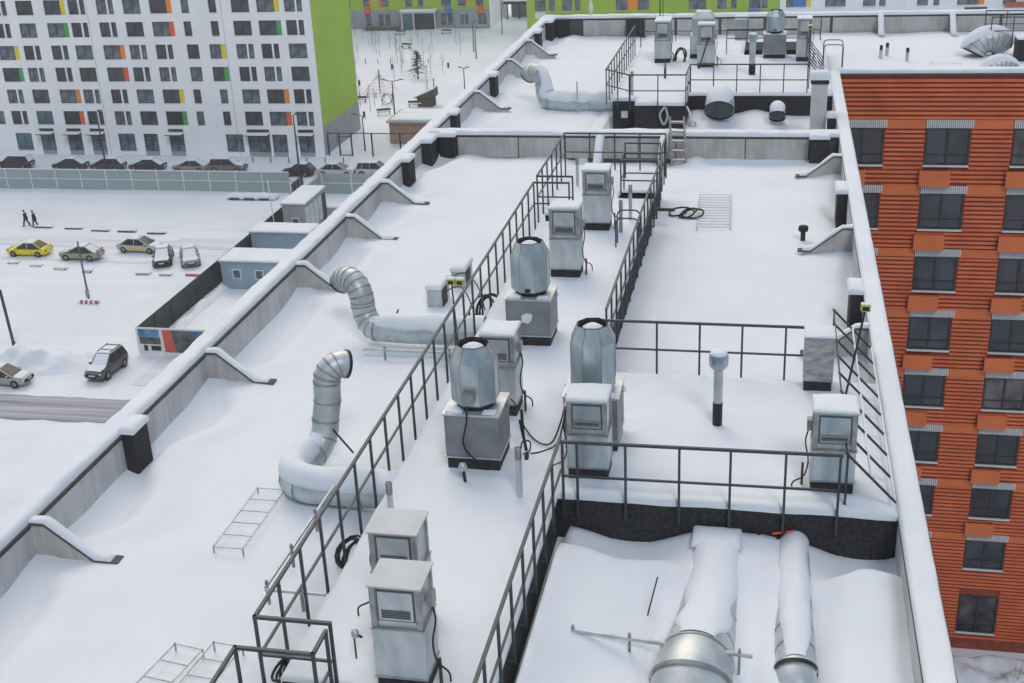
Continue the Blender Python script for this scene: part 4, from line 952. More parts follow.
# ================================================================== WHITE BLOCK (left background)
FY=147.05; WXR=-55.44
wb=thing('apartment_building','white apartment block with scattered coloured window panels and a bright green end wall','building',(-80,155,G))
ROWZ=[(-24.93+2.82,-23.12+2.82)]+[(-24.93-2.82*k,-23.12-2.82*k) for k in range(5)]+[(-39.65,-37.35)]
SLOT=[-98.45,-94.8,-90.87,-87.5,-83.6,-80.0,-76.4,-72.17,-68.55,-65.57,-62.25,-58.68]
WD={'P':2.3,'D':2.35,'S':1.02,'Y':2.95,'G':2.95,'O':2.95,'R':2.95,'y':2.2,'g':2.2,'M':1.6,'A':2.05,'B':2.0,'C':3.0}
PAT=['PDYPPDOSSDYP','PDGPPDRSSDGP','YPPDOPPMyPPD','GPPDRPPMgPPD','PDOPPDYSSDOP','PDRPPDGSSDRP','DAAADBA.DCBA']
PN={'Y':'p_yellow','y':'p_yellow','G':'p_green','g':'p_green','O':'p_orange','R':'p_red'}
PROTO={}
def front_window(par,x,zb,zt,kind,y,gl='glass_far',depth=.14,name='window'):
    """one window (frame with its pane) set back in the wall; look-alikes share their meshes"""
    key=(kind,gl,round(zt-zb,2))
    w=WD[kind]; col=PN.get(kind); gw=w-.72 if col else w
    if key not in PROTO:
        f=MB(); H=zt-zb
        def fr(a,b):
            f.box(a,a+.07,0,.09,0,H).box(b-.07,b,0,.09,0,H).box(a+.07,b-.07,0,.09,H-.07,H).box(a+.07,b-.07,0,.09,0,.07)
        parts=[(0,gw)] if kind!='P' else [(0,1.38),(1.60,w)]
        for a,b in parts: fr(a,b)
        g=MB()
        for a,b in parts:
            g.box(a+.07,b-.07,.035,.05,.07,H-.07)
            if b-a>1.2: f.box((a+b)*.5-.035,(a+b)*.5+.035,0,.08,.07,H-.07)
            if b-a>.9: f.box(a+.07,b-.07,.01,.07,.42,.46)
        wm=f.build('window',M['frame'],origin=(0,0,0)); gm=g.build('pane',M[gl],wm)
        ex=[]
        if col:
            c=MB().box(gw,w,-.015,.08,0,H).build('colour_panel',M[col],wm); ex.append(c)
        sl=MB()
        for a,b in parts: sl.box(a-.03,b+.03,-.19,-.0,-.05,-.005)
        sl.build('sill',M['grille'],wm)
        PROTO[key]=wm; wm.parent=par; base=wm
    else: base=copy_tree(PROTO[key],par)
    base.location=Vector((x,y+depth,zb))-Vector(par.location)
    return base
x0=-104.4; holes=[]
for r,(zb,zt) in enumerate(ROWZ):
    sp=[]
    for sx,k in zip(SLOT,PAT[r]):
        if k=='.': continue
        w=WD[k]
        if k in 'yg': sx-=.59
        if k=='P': sp+=[(sx,sx+1.38),(sx+1.60,sx+w)]
        else: sp.append((sx,sx+w))
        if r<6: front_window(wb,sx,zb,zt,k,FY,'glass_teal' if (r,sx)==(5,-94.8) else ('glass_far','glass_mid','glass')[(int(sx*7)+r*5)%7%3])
    if r==5: sp.append((-101.75,-99.5))
    holes.append((zb,zt,sp))
mb=MB(); fill(mb,x0,WXR,FY,FY+.30,G,-12.,holes); mb.build('front_wall',M['white_wall'],wb)
MB().box(x0,WXR-.31,FY+.31,161.9,G,-12).build('core',M['frame'],wb)
MB().box(WXR-.30,WXR,FY+.302,161.9,-36.5,-12).build('green_end_wall',M['green_wall'],wb)
MB().box(WXR-.30,WXR+.05,FY+.302,161.9,G,-36.5).build('grey_base',M['grey_wall'],wb)
for k,(sx,kd) in enumerate(zip([-101.54]+SLOT,'D'+PAT[6])):
    if kd=='.': continue
    zb,zt=ROWZ[6]; w=WD[kd]
    if kd=='D': front_window(wb,sx,zb,zt,'D',FY,'glass_teal' if sx<-95 else 'glass_far')
    else:
        zb2=G+.05; f=MB(); f.box(sx,sx+.08,FY+.1,FY+.2,zb2,zt).box(sx+w-.08,sx+w,FY+.1,FY+.2,zb2,zt).box(sx+w/2-.05,sx+w/2+.05,FY+.1,FY+.2,zb2,zt).box(sx+.08,sx+w-.08,FY+.1,FY+.2,zt-.08,zt).box(sx+.08,sx+w-.08,FY+.1,FY+.2,zb2+1.9,zb2+2.0)
        dr=f.build('entrance_door',M['frame'],wb); MB().box(sx+.08,sx+w-.08,FY+.14,FY+.16,zb2,zt-.08).build('pane',M['glass_far'],dr)
        MB().box(sx+.02,sx+w-.02,FY-.005,FY+.1,G,zb).build('threshold',M['grey_wall'],dr)
        if kd in 'AC':
            c=MB().box(sx-.1,sx+w+.1,FY-1.1,FY-.002,zt+.02,zt+.12).build('canopy',M['frame'],wb); MB().pad(sx-.1,sx+w+.1,FY-1.1,FY-.02,zt+.122,.14,nx=4,ny=3).build('snow_cap',M['snow_cap'],c)
            MB().box(sx,sx+w,FY-.04,FY-.004,zt+.3,zt+.65).build('sign_board',M['frame'],wb)
MB().box(-101.75,-99.5,FY+.12,FY+.2,ROWZ[5][0],ROWZ[5][1]).build('window_infill',M['glass_far'],wb)
mb=MB()
for z in (-15.6,-18.4):
    for sx in SLOT: mb.box(sx,sx+2.,FY-.004,FY+.01,z,z+1.8)
tag(mb.build('upper_window',M['glass_far'],wb),kind='stuff')
mb=MB()
for x in (-103.,-85.,-66.9): mb.box(x,x+.05,FY-.012,FY-.002,G,-12)
mb.build('panel_joint',M['grey_wall'],wb)
for y in (151.7,157.9): MB().box(WXR+.052,WXR+.09,y,y+.55,-39.6,-37.7).build('side_window',M['glass_far'],wb)
# ================================================================== FAR GREEN BLOCK WITH GREY GROUND FLOOR
gb=thing('apartment_building','far green block with a grey ground floor and a glazed entrance, beyond the snowy yard','building',(-70,250,G))
MB().box(-95,-54.75,243,258,-36.55,-16).build('green_wall',M['green_wall'],gb); MB().box(-95,-54.73,243.02,258,G,-36.55).build('grey_base',M['grey_wall'],gb)
MB().box(-54.73,-54.45,243.0,258,G,-16).build('white_end_wall',M['white_wall'],gb)
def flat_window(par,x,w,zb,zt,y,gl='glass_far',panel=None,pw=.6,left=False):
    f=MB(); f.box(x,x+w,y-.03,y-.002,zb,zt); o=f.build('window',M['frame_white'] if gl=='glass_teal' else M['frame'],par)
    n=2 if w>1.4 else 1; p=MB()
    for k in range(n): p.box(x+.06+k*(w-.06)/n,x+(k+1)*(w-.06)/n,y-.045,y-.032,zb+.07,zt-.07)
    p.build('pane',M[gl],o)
    MB().box(x-.04,x+w+.04,y-.2,y-.031,zb-.07,zb-.01).build('sill',M['grille'],o)
    if panel:
        xx=x-pw if left else x+w; MB().box(xx,xx+pw,y-.04,y-.003,zb,zt).build('colour_panel',M[panel],o)
    return o
for zb in (-35.9,-33.08,-30.26):
    zt=zb+1.85
    flat_window(gb,-80.3,1.3,zb,zt,243,'glass_far','p_orange'); flat_window(gb,-76.4,1.3,zb,zt,243,'glass_far','p_red',left=True)
    flat_window(gb,-71.6,1.3,zb,zt,243); flat_window(gb,-69.0,1.0,zb,zt,243); flat_window(gb,-64.3,1.9,zb,zt,243)
    flat_window(gb,-61.0,1.6,zb,zt,243,'glass_far','p_orange',.4); flat_window(gb,-57.4,1.5,zb,zt,243,'glass_far','p_orange',.4,True)
    flat_window(gb,-84.6,1.6,zb,zt,243); flat_window(gb,-89,2.2,zb,zt,243)
for x,c in ((-80.1,'p_red'),(-63.5,'p_blue'),(-57.0,'p_red')): MB().box(x,x+1.2,242.5,242.98,-37.1,-36.1).build('air_conditioner_basket',M[c],gb)
for x,g_ in ((-80,'glass_far'),(-77.4,'glass_far'),(-76,'glass_far'),(-64.6,'glass_far'),(-63.2,'glass_far'),(-60.8,'glass_teal'),(-57.2,'glass_teal')): flat_window(gb,x,1.0 if g_=='glass_far' else 1.9,-39.6,-37.3,243.02,g_)
e=MB().box(-72.2,-65.3,241.2,243.0,-36.95,-36.6).build('entrance_roof',M['frame_white'],gb); MB().pad(-72.4,-65.1,241.0,243.0,-36.6,.3,nx=5,ny=3).build('snow_cap',M['snow_cap'],e)
for x in (-72.2,-69.8,-65.5): MB().box(x,x+.2,241.2,241.4,G,-36.95).build('entrance_column',M['frame_white'],gb)
MB().box(-72.0,-69.8,241.5,241.6,G,-36.95).build('glazing',M['glass_teal'],gb); MB().box(-69.6,-65.5,241.9,242.0,G,-36.95).build('doorway',M['glass'],gb)
t=thing('shelter','dark-roofed pavilion with snow on its roof beyond the far green block','shelter',(-50,255,G))
MB().box(-54,-46,253,257,-37.2,-36.6).build('roof',M['frame'],t); MB().pad(-54.2,-45.8,252.8,257.2,-36.6,.35).build('snow_cap',M['snow_cap'],t)
for x in (-53.5,-51,-48.5,-46.3): MB().box(x,x+.25,253.2,253.5,G,-37.2).build('post',M['frame'],t)
MB().box(-53.2,-46.3,256.5,256.7,G,-37.2).build('back_wall',M['grey_wall'],t)
# ================================================================== GREEN + WHITE BLOCK BEHIND THE FAR PARAPET
nb=thing('apartment_building','lime green block with orange and blue window panels just above the far parapet','building',(-21,226,G))
MB().box(-42.9,.5,220,236,G,-20).build('green_wall',M['green_wall'],nb)
for zb in (-33.62,-30.8,-28.):
    zt=zb+1.85
    for x,w,c,pw in ((-41.4,1.9,None,0),(-38.9,1.0,None,0),(-36.6,1.7,None,0),(-34.3,.9,None,0),(-27.2,2.0,'p_orange',1.75),(-23.4,1.9,None,0),(-14.7,2.9,None,0),(-9.9,1.5,None,0),(-7.6,.9,None,0),(-4.6,1.9,None,0),(-2.5,.95,None,0)):
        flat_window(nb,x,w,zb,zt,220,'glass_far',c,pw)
for x in (-4.65,): MB().box(x,x+1.95,219.5,219.99,-34.75,-33.75).build('air_conditioner_basket',M['p_blue'],nb)
MB().box(-41.4,-39.6,219.96,219.998,-34.9,-33.75).build('white_panel',M['grille'],nb)
nw=thing('apartment_building','white block with coloured window strips seen over the far right parapet','building',(30,226,G))
MB().box(.52,75,220,236,G,-20).build('white_wall',M['white_wall'],nw)
for zb in (-33.45,-30.6):
    zt=zb+1.85
    for x,w,c,pw in ((1.5,3.3,'p_yellow',.8),(7.9,3.3,None,0),(14.0,2.0,None,0),(16.6,1.0,None,0),(22.6,1.7,None,0),(25.2,.9,None,0),(28.9,3.3,'p_orange',.9),(36.,2.,None,0),(44.,3.,'p_red',.9)):
        flat_window(nw,x,w,zb,zt,220,'glass_far',c,pw)
MB().box(2.7,4.8,219.9,219.995,-33.45,-31.6).build('blue_shutter',M['p_blue'],nw)
MB().box(36.3,39.5,219.2,219.9,-33.9,-33.1).build('balcony_box',M['red'],nw)
t=thing('street_lamp','lamp head rising between the white block and the far parapet','lamp',(29.,200,G)); MB().tube([(29.,200,G),(29.,200,-31.)],.14,8).build('pole',M['rail'],t); MB().box(27.4,30.6,199.8,200.2,-31.1,-30.8).build('lamp_head',M['rail'],t)
# ================================================================== CARS
def car(label,x,y,rot,kind='sedan',color=(.05,.05,.055),snow=.6,cat='car',L=4.5,group='cars parked in the snow',extra=None,pos='center'):
    cm=M.get(('car',color))
    if cm is None:
        cm=mat('car_paint',color,.35,.1,vary=.08,scale=1.2,spec=.5); M[('car',color)]=cm
    t=thing('parked_car',label,cat,(0,0,0),group)
    W=.90; H=1.46 if kind=='sedan' else (1.52 if kind=='hatch' else 1.72); zs=.86 if kind!='suv' else 1.02; gc=.2 if kind!='suv' else .27
    h=L/2
    st=[(-h,.72,gc+.18,zs-.10),(-h+.12,.83,gc+.04,zs-.02),(-h+.6,W,gc,zs+.01),(-h+1.4,W,gc,zs+.0),(0,W,gc,zs),(h-1.5,W,gc,zs-.01),(h-.75,W*.98,gc,zs-.09),(h-.2,.80,gc+.03,zs-.20),(h-.02,.62,gc+.14,zs-.30)]
    prof=lambda w,zb,z:[(0,zb),(w*.86,zb),(w*.98,zb+.13),(w,zb+.33),(w*.985,z-.16),(w*.92,z-.03),(w*.6,z+.02),(0,z+.04)]
    vs=[];K=0
    for (X,w,zb,z) in st:
        p=prof(w,zb,z); full=p+[(-a,b) for a,b in p[-2:0:-1]]; K=len(full); vs+=[(X,a,b) for a,b in full]
    fs=[(i*K+k,i*K+(k+1)%K,(i+1)*K+(k+1)%K,(i+1)*K+k) for i in range(len(st)-1) for k in range(K)]+[tuple(range(K)),tuple((len(st)-1)*K+k for k in range(K))]
    b=MB().add(vs,fs,True).build('body',cm,t)
    if kind=='sedan': gs=[(-h+.42,.72,zs),(-h+1.35,.62,H-.06),(-h+2.1,.62,H),(h-2.1,.60,H-.03),(h-.98,.74,zs-.02)]
    elif kind=='hatch': gs=[(-h+.12,.74,zs),(-h+.75,.64,H-.05),(-h+1.4,.64,H),(h-1.95,.62,H-.04),(h-.85,.74,zs-.02)]
    else: gs=[(-h+.08,.78,zs),(-h+.42,.68,H-.05),(-h+1.3,.68,H),(h-2.0,.67,H-.03),(h-1.12,.78,zs-.02)]
    base=[(gs[0][0],.82,zs-.03),(gs[-1][0],.82,zs-.03)]
    # glass body: lower outline and roof outline
    n=12; lo=[];hi=[]
    xs_lo=(gs[0][0],gs[-1][0]); xs_hi=(gs[1][0],gs[3][0])
    def loop(xa,xb,w,z,r=.12): return [(xa,-w+r,z),(xa,w-r,z),(xa+r,w,z),(0.5*(xa+xb),w+.01,z),(xb-r,w,z),(xb,w-r,z),(xb,-w+r,z),(xb-r,-w,z),(0.5*(xa+xb),-w-.01,z),(xa+r,-w,z)]
    A=loop(*xs_lo,.83,zs-.04); B=loop(*xs_hi,.64,H-.045)
    k=len(A); gm=MB().add(A+B,[(i,(i+1)%k,k+(i+1)%k,k+i) for i in range(k)],False).build('window_glass',M['glass'],t)
    C=loop(xs_hi[0]-.02,xs_hi[1]+.02,.665,H-.05); Dp=loop(xs_hi[0]+.22,xs_hi[1]-.25,.50,H+.005)
    MB().add(C+Dp,[(i,(i+1)%k,k+(i+1)%k,k+i) for i in range(k)]+[tuple(range(k,2*k))],True).build('roof',cm,t)
    pm=MB()
    xm=(xs_lo[0]+xs_lo[1])/2+.05
    for s in (-1,1):
        pm.bar((xm,s*.845,zs-.03),(xm-.03,s*.66,H-.045),.06,.03)
        for i,(a,c) in enumerate(((xs_lo[0],xs_hi[0]),(xs_lo[1],xs_hi[1]))):
            q=1 if i==0 else -1; pm.bar((a+q*.03,s*.76,zs-.03),(c+q*.01,s*.60,H-.04),.075,.05)
        if kind!='sedan': pm.bar((xs_lo[0]+.75,s*.845,zs-.03),(xs_hi[0]+.55,s*.66,H-.045),.08,.03)
    each(pm,'pillar',cm,t)
    for s in (-1,1):
        MB().box(h-1.45,h-1.28,s*.90-.09,s*.90+.09,zs+.02,zs+.15).build('wing_mirror',cm,t,bevel=.03)
    rw=.33 if kind!='suv' else .38
    for wx in (-h+.85,h-.88):
        for s in (-1,1):
            y0=s*.76; wl=MB(); pts=[(rw,-.11),(rw,.11),(rw*.9,.13),(rw*.62,.125),(rw*.62,-.125),(rw*.9,-.13)]
            vs=[(wx+r*math.cos(a),s*.80+o,rw+r*math.sin(a)) for r,o in pts for a in [2*PI*q/18 for q in range(18)]]
            wl.add(vs,[(i*18+q,i*18+(q+1)%18,((i+1)%6)*18+(q+1)%18,((i+1)%6)*18+q) for i in range(6) for q in range(18)],True)
            wo=wl.build('wheel',M['tyre'],t)
            MB().poly([(wx+rw*.63*math.cos(2*PI*q/18),s*.90,rw+rw*.63*math.sin(2*PI*q/18)) for q in range(18)]).build('rim',M['rim'],wo)
    for s in (-1,1):
        MB().box(h-.30,h-.10,s*.62-.14,s*.62+.12,zs-.36,zs-.24).build('headlight',M['lamp_glass'],t,bevel=.03)
        MB().box(-h+.0,-h+.14,s*.66-.13,s*.66+.11,zs-.26,zs-.12).build('taillight',M['tail'],t,bevel=.02)
    MB().box(h-.2,h-.01,-.42,.42,gc+.12,gc+.28).build('grille',M['black'],t,bevel=.02)
    each(MB().box(h-.08,h+.005,-.26,.26,gc+.31,gc+.41).box(-h-.012,-h+.1,-.26,.26,gc+.34,gc+.45),'number_plate',M['grille'],t)
    if snow>0:
        s=MB(); r0=random.Random(label); z=lambda: 0
        s.pad(xs_hi[0]+.02,xs_hi[1]-.02,-.60,.60,H-.02,.05+.05*snow,r=.15,nx=5,ny=4,amp=.02)
        s.build('snow_cap',M['snow_cap'],t)
        if snow>.3:
            q=MB(); hx=[(xs_lo[1]+.02,.70,zs+.025),(h-.75,.72,zs-.045),(h-.3,.62,zs-.145)]
            vs=[]; 
            for (X,w,zz) in hx:
                for a in (-1,-.6,0,.6,1): vs.append((X,w*a,zz+.015+.045*snow*(1-a*a*.8)))
            q.add(vs,[(i*5+a,(i+1)*5+a,(i+1)*5+a+1,i*5+a+1) for i in range(2) for a in range(4)],True)
            if kind=='sedan':
                vs=[]
                for (X,w,zz) in ((xs_lo[0]-.02,.72,zs+.03),(-h+.35,.74,zs+.02),(-h+.1,.68,zs-.02)):
                    for a in (-1,-.5,0,.5,1): vs.append((X,w*a,zz+.015+.045*snow*(1-a*a*.8)))
                q.add(vs,[(i*5+a,(i+1)*5+a,(i+1)*5+a+1,i*5+a+1) for i in range(2) for a in range(4)],True)
            q.build('bonnet_snow',M['snow_cap'],t)
            if snow>.55:   # windscreens iced over
                w_=MB()
                w_.add([(xs_lo[1]+.02,-.66,zs),(xs_lo[1]+.02,.66,zs),(xs_hi[1]+.03,.56,H-.04),(xs_hi[1]+.03,-.56,H-.04)],[(0,1,2,3)])
                w_.add([(xs_lo[0]-.02,-.66,zs),(xs_lo[0]-.02,.66,zs),(xs_hi[0]-.03,.56,H-.04),(xs_hi[0]-.03,-.56,H-.04)],[(0,1,2,3)])
                each(w_,'windscreen_snow',M['snow_cap'],t)
    if extra=='rack':
        rk=MB()
        for s in (-1,1): rk.bar((xs_hi[0]+.1,s*.56,H+.10),(xs_hi[1]-.1,s*.56,H+.10),.045)
        for X in (xs_hi[0]+.3,xs_hi[1]-.5): rk.bar((X,-.62,H+.11),(X,.62,H+.11),.05)
        rk.build('roof_rack',M['black'],t)
    if extra=='taxi': MB().box(-.1,.12,-.25,.25,H+.0,H+.13).build('roof_sign',M['grille'],t,bevel=.02); 
    if extra=='band':
        MB().box(-h+.95,h-1.5,-.908,-.903,gc+.28,zs-.2).build('side_band',M['car_yellow'],t); MB().box(-.1,.12,-.25,.25,H+.0,H+.13).build('roof_sign',M['grille'],t,bevel=.02)
    if extra=='spoiler': MB().box(-h+.08,-h+.22,-.7,.7,zs+.14,zs+.18).box(-h+.1,-h+.2,-.6,-.56,zs-.0,zs+.14).box(-h+.1,-h+.2,.56,.6,zs,zs+.14).build('spoiler',cm,t)
    t.location=(x,y,G+.02); t.rotation_euler=(0,0,R(rot))
    return t
M['car_yellow']=mat('taxi_yellow',(.74,.56,.02),.35)
W_=(.50,.49,.47); SIL=(.40,.39,.37); TAN=(.33,.27,.22)
r1='cars in the row behind the pale fence'
car('dark maroon estate car at the left end of the row behind the pale fence',-94.8,140.2,180,'suv',(.06,.032,.036),.75,L=4.9,group=r1)
car('black pickup-like car with snow on its roof, second in the row behind the pale fence',-87.0,140.2,180,'sedan',(.04,.04,.046),1.,L=4.6,group=r1)
car('dark hatchback with a snow-covered bonnet behind the lamp post base, third in the row',-81.8,140.2,180,'hatch',(.07,.07,.073),1.,L=4.6,group=r1)
car('black saloon in the middle of the row behind the pale fence',-76.4,140.2,180,'sedan',(.03,.03,.035),.9,L=4.7,group=r1)
car('dirty beige saloon under snow, fifth in the row behind the pale fence',-70.4,139.9,180,'sedan',(.26,.24,.215),.9,L=4.6,group=r1)
car('dirty brown-grey off-road car, last before the gap in the row behind the pale fence',-65.4,139.9,0,'suv',(.17,.15,.135),.8,L=4.7,group=r1)
car('small black hatchback in front of the green end wall corner behind the fence',-55.8,138.7,180,'hatch',(.015,.015,.018),.1,L=3.9,group=r1)
car('white saloon with snow on its boot behind the pale fence near the parapet',-51.1,139.1,0,'sedan',W_,.4,L=4.7,group=r1)
car('white estate partly hidden by the left parapet at the end of the row',-46.2,139.0,0,'suv',W_,.25,L=4.7,group=r1)
r2='cars standing on the snowy lot'
car('bright yellow taxi saloon with a raised boot lip on the snowy lot',-73.7,108.5,180,'sedan',(.74,.62,.02),.3,L=4.5,group=r2,extra='spoiler',cat='taxi')
car('mud-brown and white saloon beside the blue pole on the snowy lot',-67.5,107.8,180,'sedan',TAN,.8,L=4.35,group=r2,extra='spoiler')
car('white taxi with a yellow side band on the snowy lot',-62.4,110.5,-4,'sedan',W_,.35,L=4.7,group=r2,extra='band',cat='taxi')
car('dark car buried in snow, left of the two parked nose-out by the dark fence',-58.5,107.5,-68,'sedan',(.05,.05,.055),1.3,L=4.5,group=r2)
car('silver car buried in snow, right of the two parked nose-out by the dark fence',-55.75,107.7,-62,'sedan',(.32,.32,.32),1.3,L=4.5,group=r2)
car('dark off-road car with a roof rack and snowy bonnet near the asphalt road',-51.05,82.0,-93,'suv',(.11,.10,.095),1.2,L=4.2,group=r2,extra='rack')
car('beige-grey saloon at the left picture edge near the asphalt road',-58.4,79.3,0,'sedan',SIL,.5,L=4.5,group=r2)
# ================================================================== FENCES, BARRIERS, POSTS
t=thing('site_fence','long pale blue-grey sheet fence with white posts along the row of parked cars','fence',(-75,131.5,G))
xs=rng(-120,-54.2,3.27)
for a,b in zip(xs,xs[1:]):
    MB().box(a+.06,b-.06,131.5+.0,131.55,G-.1,G+2.35).build('sheet',M['fence_teal'],t)
    MB().box(a-.06,a+.06,131.42,131.56,G-.1,G+2.42).build('post',M['frame_white'],t)
MB().box(-120,-54.2,131.40,131.495,G+1.22,G+1.32).box(-120,-54.2,131.38,131.58,G+2.36,G+2.46).build('cross_rail',M['frame_white'],t)
t=thing('site_fence','pale sheet fence section right of the open gate by the parapet','fence',(-46,131.3,G))
xs=rng(-50.2,-36,3.4)
for a,b in zip(xs,xs[1:]):
    MB().box(a+.06,b-.06,131.3,131.35,G-.1,G+2.35).build('sheet',M['fence_teal'],t); MB().box(a-.06,a+.06,131.22,131.36,G-.1,G+2.42).build('post',M['frame_white'],t)
MB().box(-50.2,-36,131.2,131.295,G+1.22,G+1.32).build('cross_rail',M['frame_white'],t)
MB().box(-50.3,-50.22,126.5,131.2,G-.1,G+2.3).build('return_sheet',M['fence_teal'],t)
t=thing('site_gate','open mesh gate leaf standing in the gap of the pale fence','gate',(-52.6,129,G))
f=MB(); a=Vector((-53.9,130.5,G+.1)); b=Vector((-51.0,126.9,G+.1)); u=Vector((0,0,1.9))
for p,q in ((a,b),(a+u,b+u),(a,a+u),(b,b+u),(a,b+u)): f.bar(p,q,.07)
for k in range(1,12): f.bar(a+(b-a)*k/12,a+(b-a)*k/12+u,.02)
f.build('frame',M['grey_wall'],t)
t=thing('site_fence','dark sheet fence running from the billboard up to the cabins','fence',(-50,100,G))
ys=rng(86.2,122.3,3.0)
for k,(a,b) in enumerate(zip(ys,ys[1:])):
    MB().box(-50.30,-50.22,a,b-.03,G-.1,G+2.2).build('sheet',M['fence_black'],t); MB().box(-50.21,-50.12,a-.05,a+.05,G-.1,G+2.1).build('post',M['rail'],t)
t=thing('sign_board','dark notice board with a white frame at the end of the dark fence','board',(-50.4,124,G))
MB().box(-50.5,-50.4,122.8,126.2,G+.1,G+3.6).build('panel',M['fence_black'],t)
for k in range(3): MB().box(-50.39,-50.36,122.8+k*1.1,122.9+k*1.1,G+.1,G+3.6).build('batten',M['grey_wall'],t)
# billboard
M['bb_blue']=mat('billboard_sky',(.20,.42,.62),.6,c2=(.02,.10,.26),scale=.8)
M['bb_dark']=mat('billboard_dark',(.16,.17,.19),.6,c2=(.045,.045,.05),scale=1.2)
t=thing('billboard','printed hoarding with blue pictures and a red stripe at the end of the dark fence','billboard',(-47,85.9,G))
MB().box(-50.3,-40,85.95,86.02,G+.05,G+2.3).build('backing',M['grille'],t)
MB().box(-50.1,-48.25,85.925,85.948,G+1.45,G+2.15).build('sky_print',M['bb_blue'],t); MB().box(-50.05,-48.2,85.925,85.948,G+0.85,G+1.448).build('city_print',M['bb_dark'],t)
MB().box(-49.75,-49.4,85.925,85.948,G+.25,G+.75).box(-49.1,-48.25,85.925,85.948,G+.3,G+.72).build('small_print',M['black'],t)
MB().prism([(-47.9,G+.2),(-46.9,G+.2),(-47.2,G+2.15),(-47.95,G+2.15)],'y',85.92,85.948).build('red_stripe',mat('billboard_red',(.62,.10,.07),.6),t)
MB().prism([(-46.88,G+.2),(-42,G+.2),(-42,G+2.15),(-47.18,G+2.15)],'y',85.925,85.949).build('dark_print',M['bb_dark'],t)
MB().prism([(-44.9,G+1.65),(-42,G+1.15),(-42,G+2.1),(-45.9,G+2.1)],'y',85.90,85.923).build('blue_print',M['bb_blue'],t)
# site cabins
def cabin(label,x0,x1,y0,y1,h=2.6,col='cabin_blue',wins=(),frame=False):
    t=thing('site_cabin',label,'cabin',((x0+x1)/2,(y0+y1)/2,G),'site cabins inside the dark fence')
    MB().box(x0,x1,y0,y1,G,G+h).build('wall',M[col],t,bevel=.03)
    r=MB().box(x0-.12,x1+.12,y0-.12,y1+.12,G+h+.002,G+h+.12).build('roof',M['grey_wall'],t); MB().pad(x0-.13,x1+.13,y0-.13,y1+.13,G+h+.122,.17,r=.2,nx=8,ny=4).build('snow_cap',M['snow_cap'],r)
    rb=MB(); x=x0+.2
    while x<x1-.1: rb.box(x,x+.04,y0-.02,y0-.003,G+.1,G+h-.1); x+=.35
    rb.build('wall_rib',M[col],t)
    for wx in wins:
        w=MB().box(wx,wx+.85,y0-.06,y0-.022,G+1.0,G+1.95).build('window',M['frame_white'],t); MB().box(wx+.1,wx+.75,y0-.075,y0-.062,G+1.1,G+1.85).build('pane',M['bb_dark'],w)
    return t
cabin('nearest long light blue cabin with two small windows beside the dark fence',-49.3,-43.2,100.9,104.2,wins=(-48.2,-46.0))
cabin('middle light blue cabin with a blank side and thick roof snow',-49.9,-43.8,109.6,112.2,h=2.5)
c=cabin('farthest grey-blue cabin with one framed window and a glazed side, by the open gate',-49.1,-46.7,116.3,122.6,h=3.3,col='grey_wall',wins=(-48.2,))
f=MB()
for y in (116.4,117.7,119.0,120.3): f.box(-46.69,-46.64,y,y+1.1,G+.4,G+2.9)
f.build('side_glazing',mat('pale_side_glass',(.42,.48,.50),.3),c); MB().box(-46.69,-46.6,121.5,122.5,G+.1,G+2.9).build('door',M['fence_black'],c)
MB().box(-47.25,-46.85,116.2,116.28,G+1.0,G+1.5).box(-47.25,-46.85,116.2,116.28,G+1.7,G+2.1).build('notice',M['cabin_blue'],c)
def lamp(label,x,y,h,arm=(0,0),r=.09,m='rail',double=False,top=0.0):
    t=thing('street_lamp',label,'lamp post',(x,y,G),'lamp posts on the ground')
    MB().tube([(x,y,G-.1),(x,y,G+h)],[r*1.2,r*.7],10).build('pole',M[m],t)
    a=Vector((x,y,G+h-.05)); b=a+Vector((arm[0],arm[1],.25))
    MB().tube([a,b],.05,8).build('arm',M[m],t); MB().box(b.x-.28,b.x+.28,b.y-.12,b.y+.12,b.z-.05,b.z+.06).build('lamp_head',M[m],t,bevel=.02)
    if double:
        b=a+Vector((-arm[0],-arm[1],.25)); MB().tube([a,b],.05,8).build('arm',M[m],t); MB().box(b.x-.28,b.x+.28,b.y-.12,b.y+.12,b.z-.05,b.z+.06).build('lamp_head',M[m],t,bevel=.02)
    return t
lamp('tall lamp post before the white facade, behind the third parked car',-81.4,139.0,7.6,(.5,0),.11)
lamp('tall lamp post beside the small black car at the white facade',-55.3,137.6,7.6,(.5,0),.11)
lamp('lamp post just right of the green end wall',-51.1,150.2,4.6,(-1.2,0))
lamp('double-headed lamp post in the yard in front of the tan brick kiosk',-50.9,163.5,6.2,(1.3,0),.10,double=True)
lamp('double-headed lamp post right of the conifer, above the left parapet',-44.9,180.0,4.6,(.6,0),double=True)
lamp('left of two close lamp posts near the far green block',-52.3,218.0,5.2,(.5,0)); lamp('right of two close lamp posts near the far green block',-50.5,212.0,5.0,(.5,0))
lamp('thin lamp post beyond the far green block beside the pavilion',-50.9,236.,7.5,(.3,0),.08)
t=thing('pole','dark leaning pole at the left picture edge behind the snow heap','pole',(-62.0,86.4,G)); MB().tube([(-62.0,86.4,G-.1),(-62.2,86.4,G+5.0)],.13,10).build('shaft',M['rail'],t); MB().lathe([(.15,0),(.16,.3),(.10,.34)],(-62.0,86.4,G),12).build('base',M['rail'],t)
t=thing('pole','blue pole standing on the snowy lot inside a low red and white barrier','pole',(-61.0,97.2,G)); MB().tube([(-61.0,97.2,G-.1),(-61.05,97.2,G+5.6)],[.10,.07],10).build('shaft',mat('blue_pole',(.05,.12,.2),.5),t); MB().box(-61.15,-60.9,97.05,97.3,G+.2,G+.9).build('cabinet',M['grey_wall'],t)
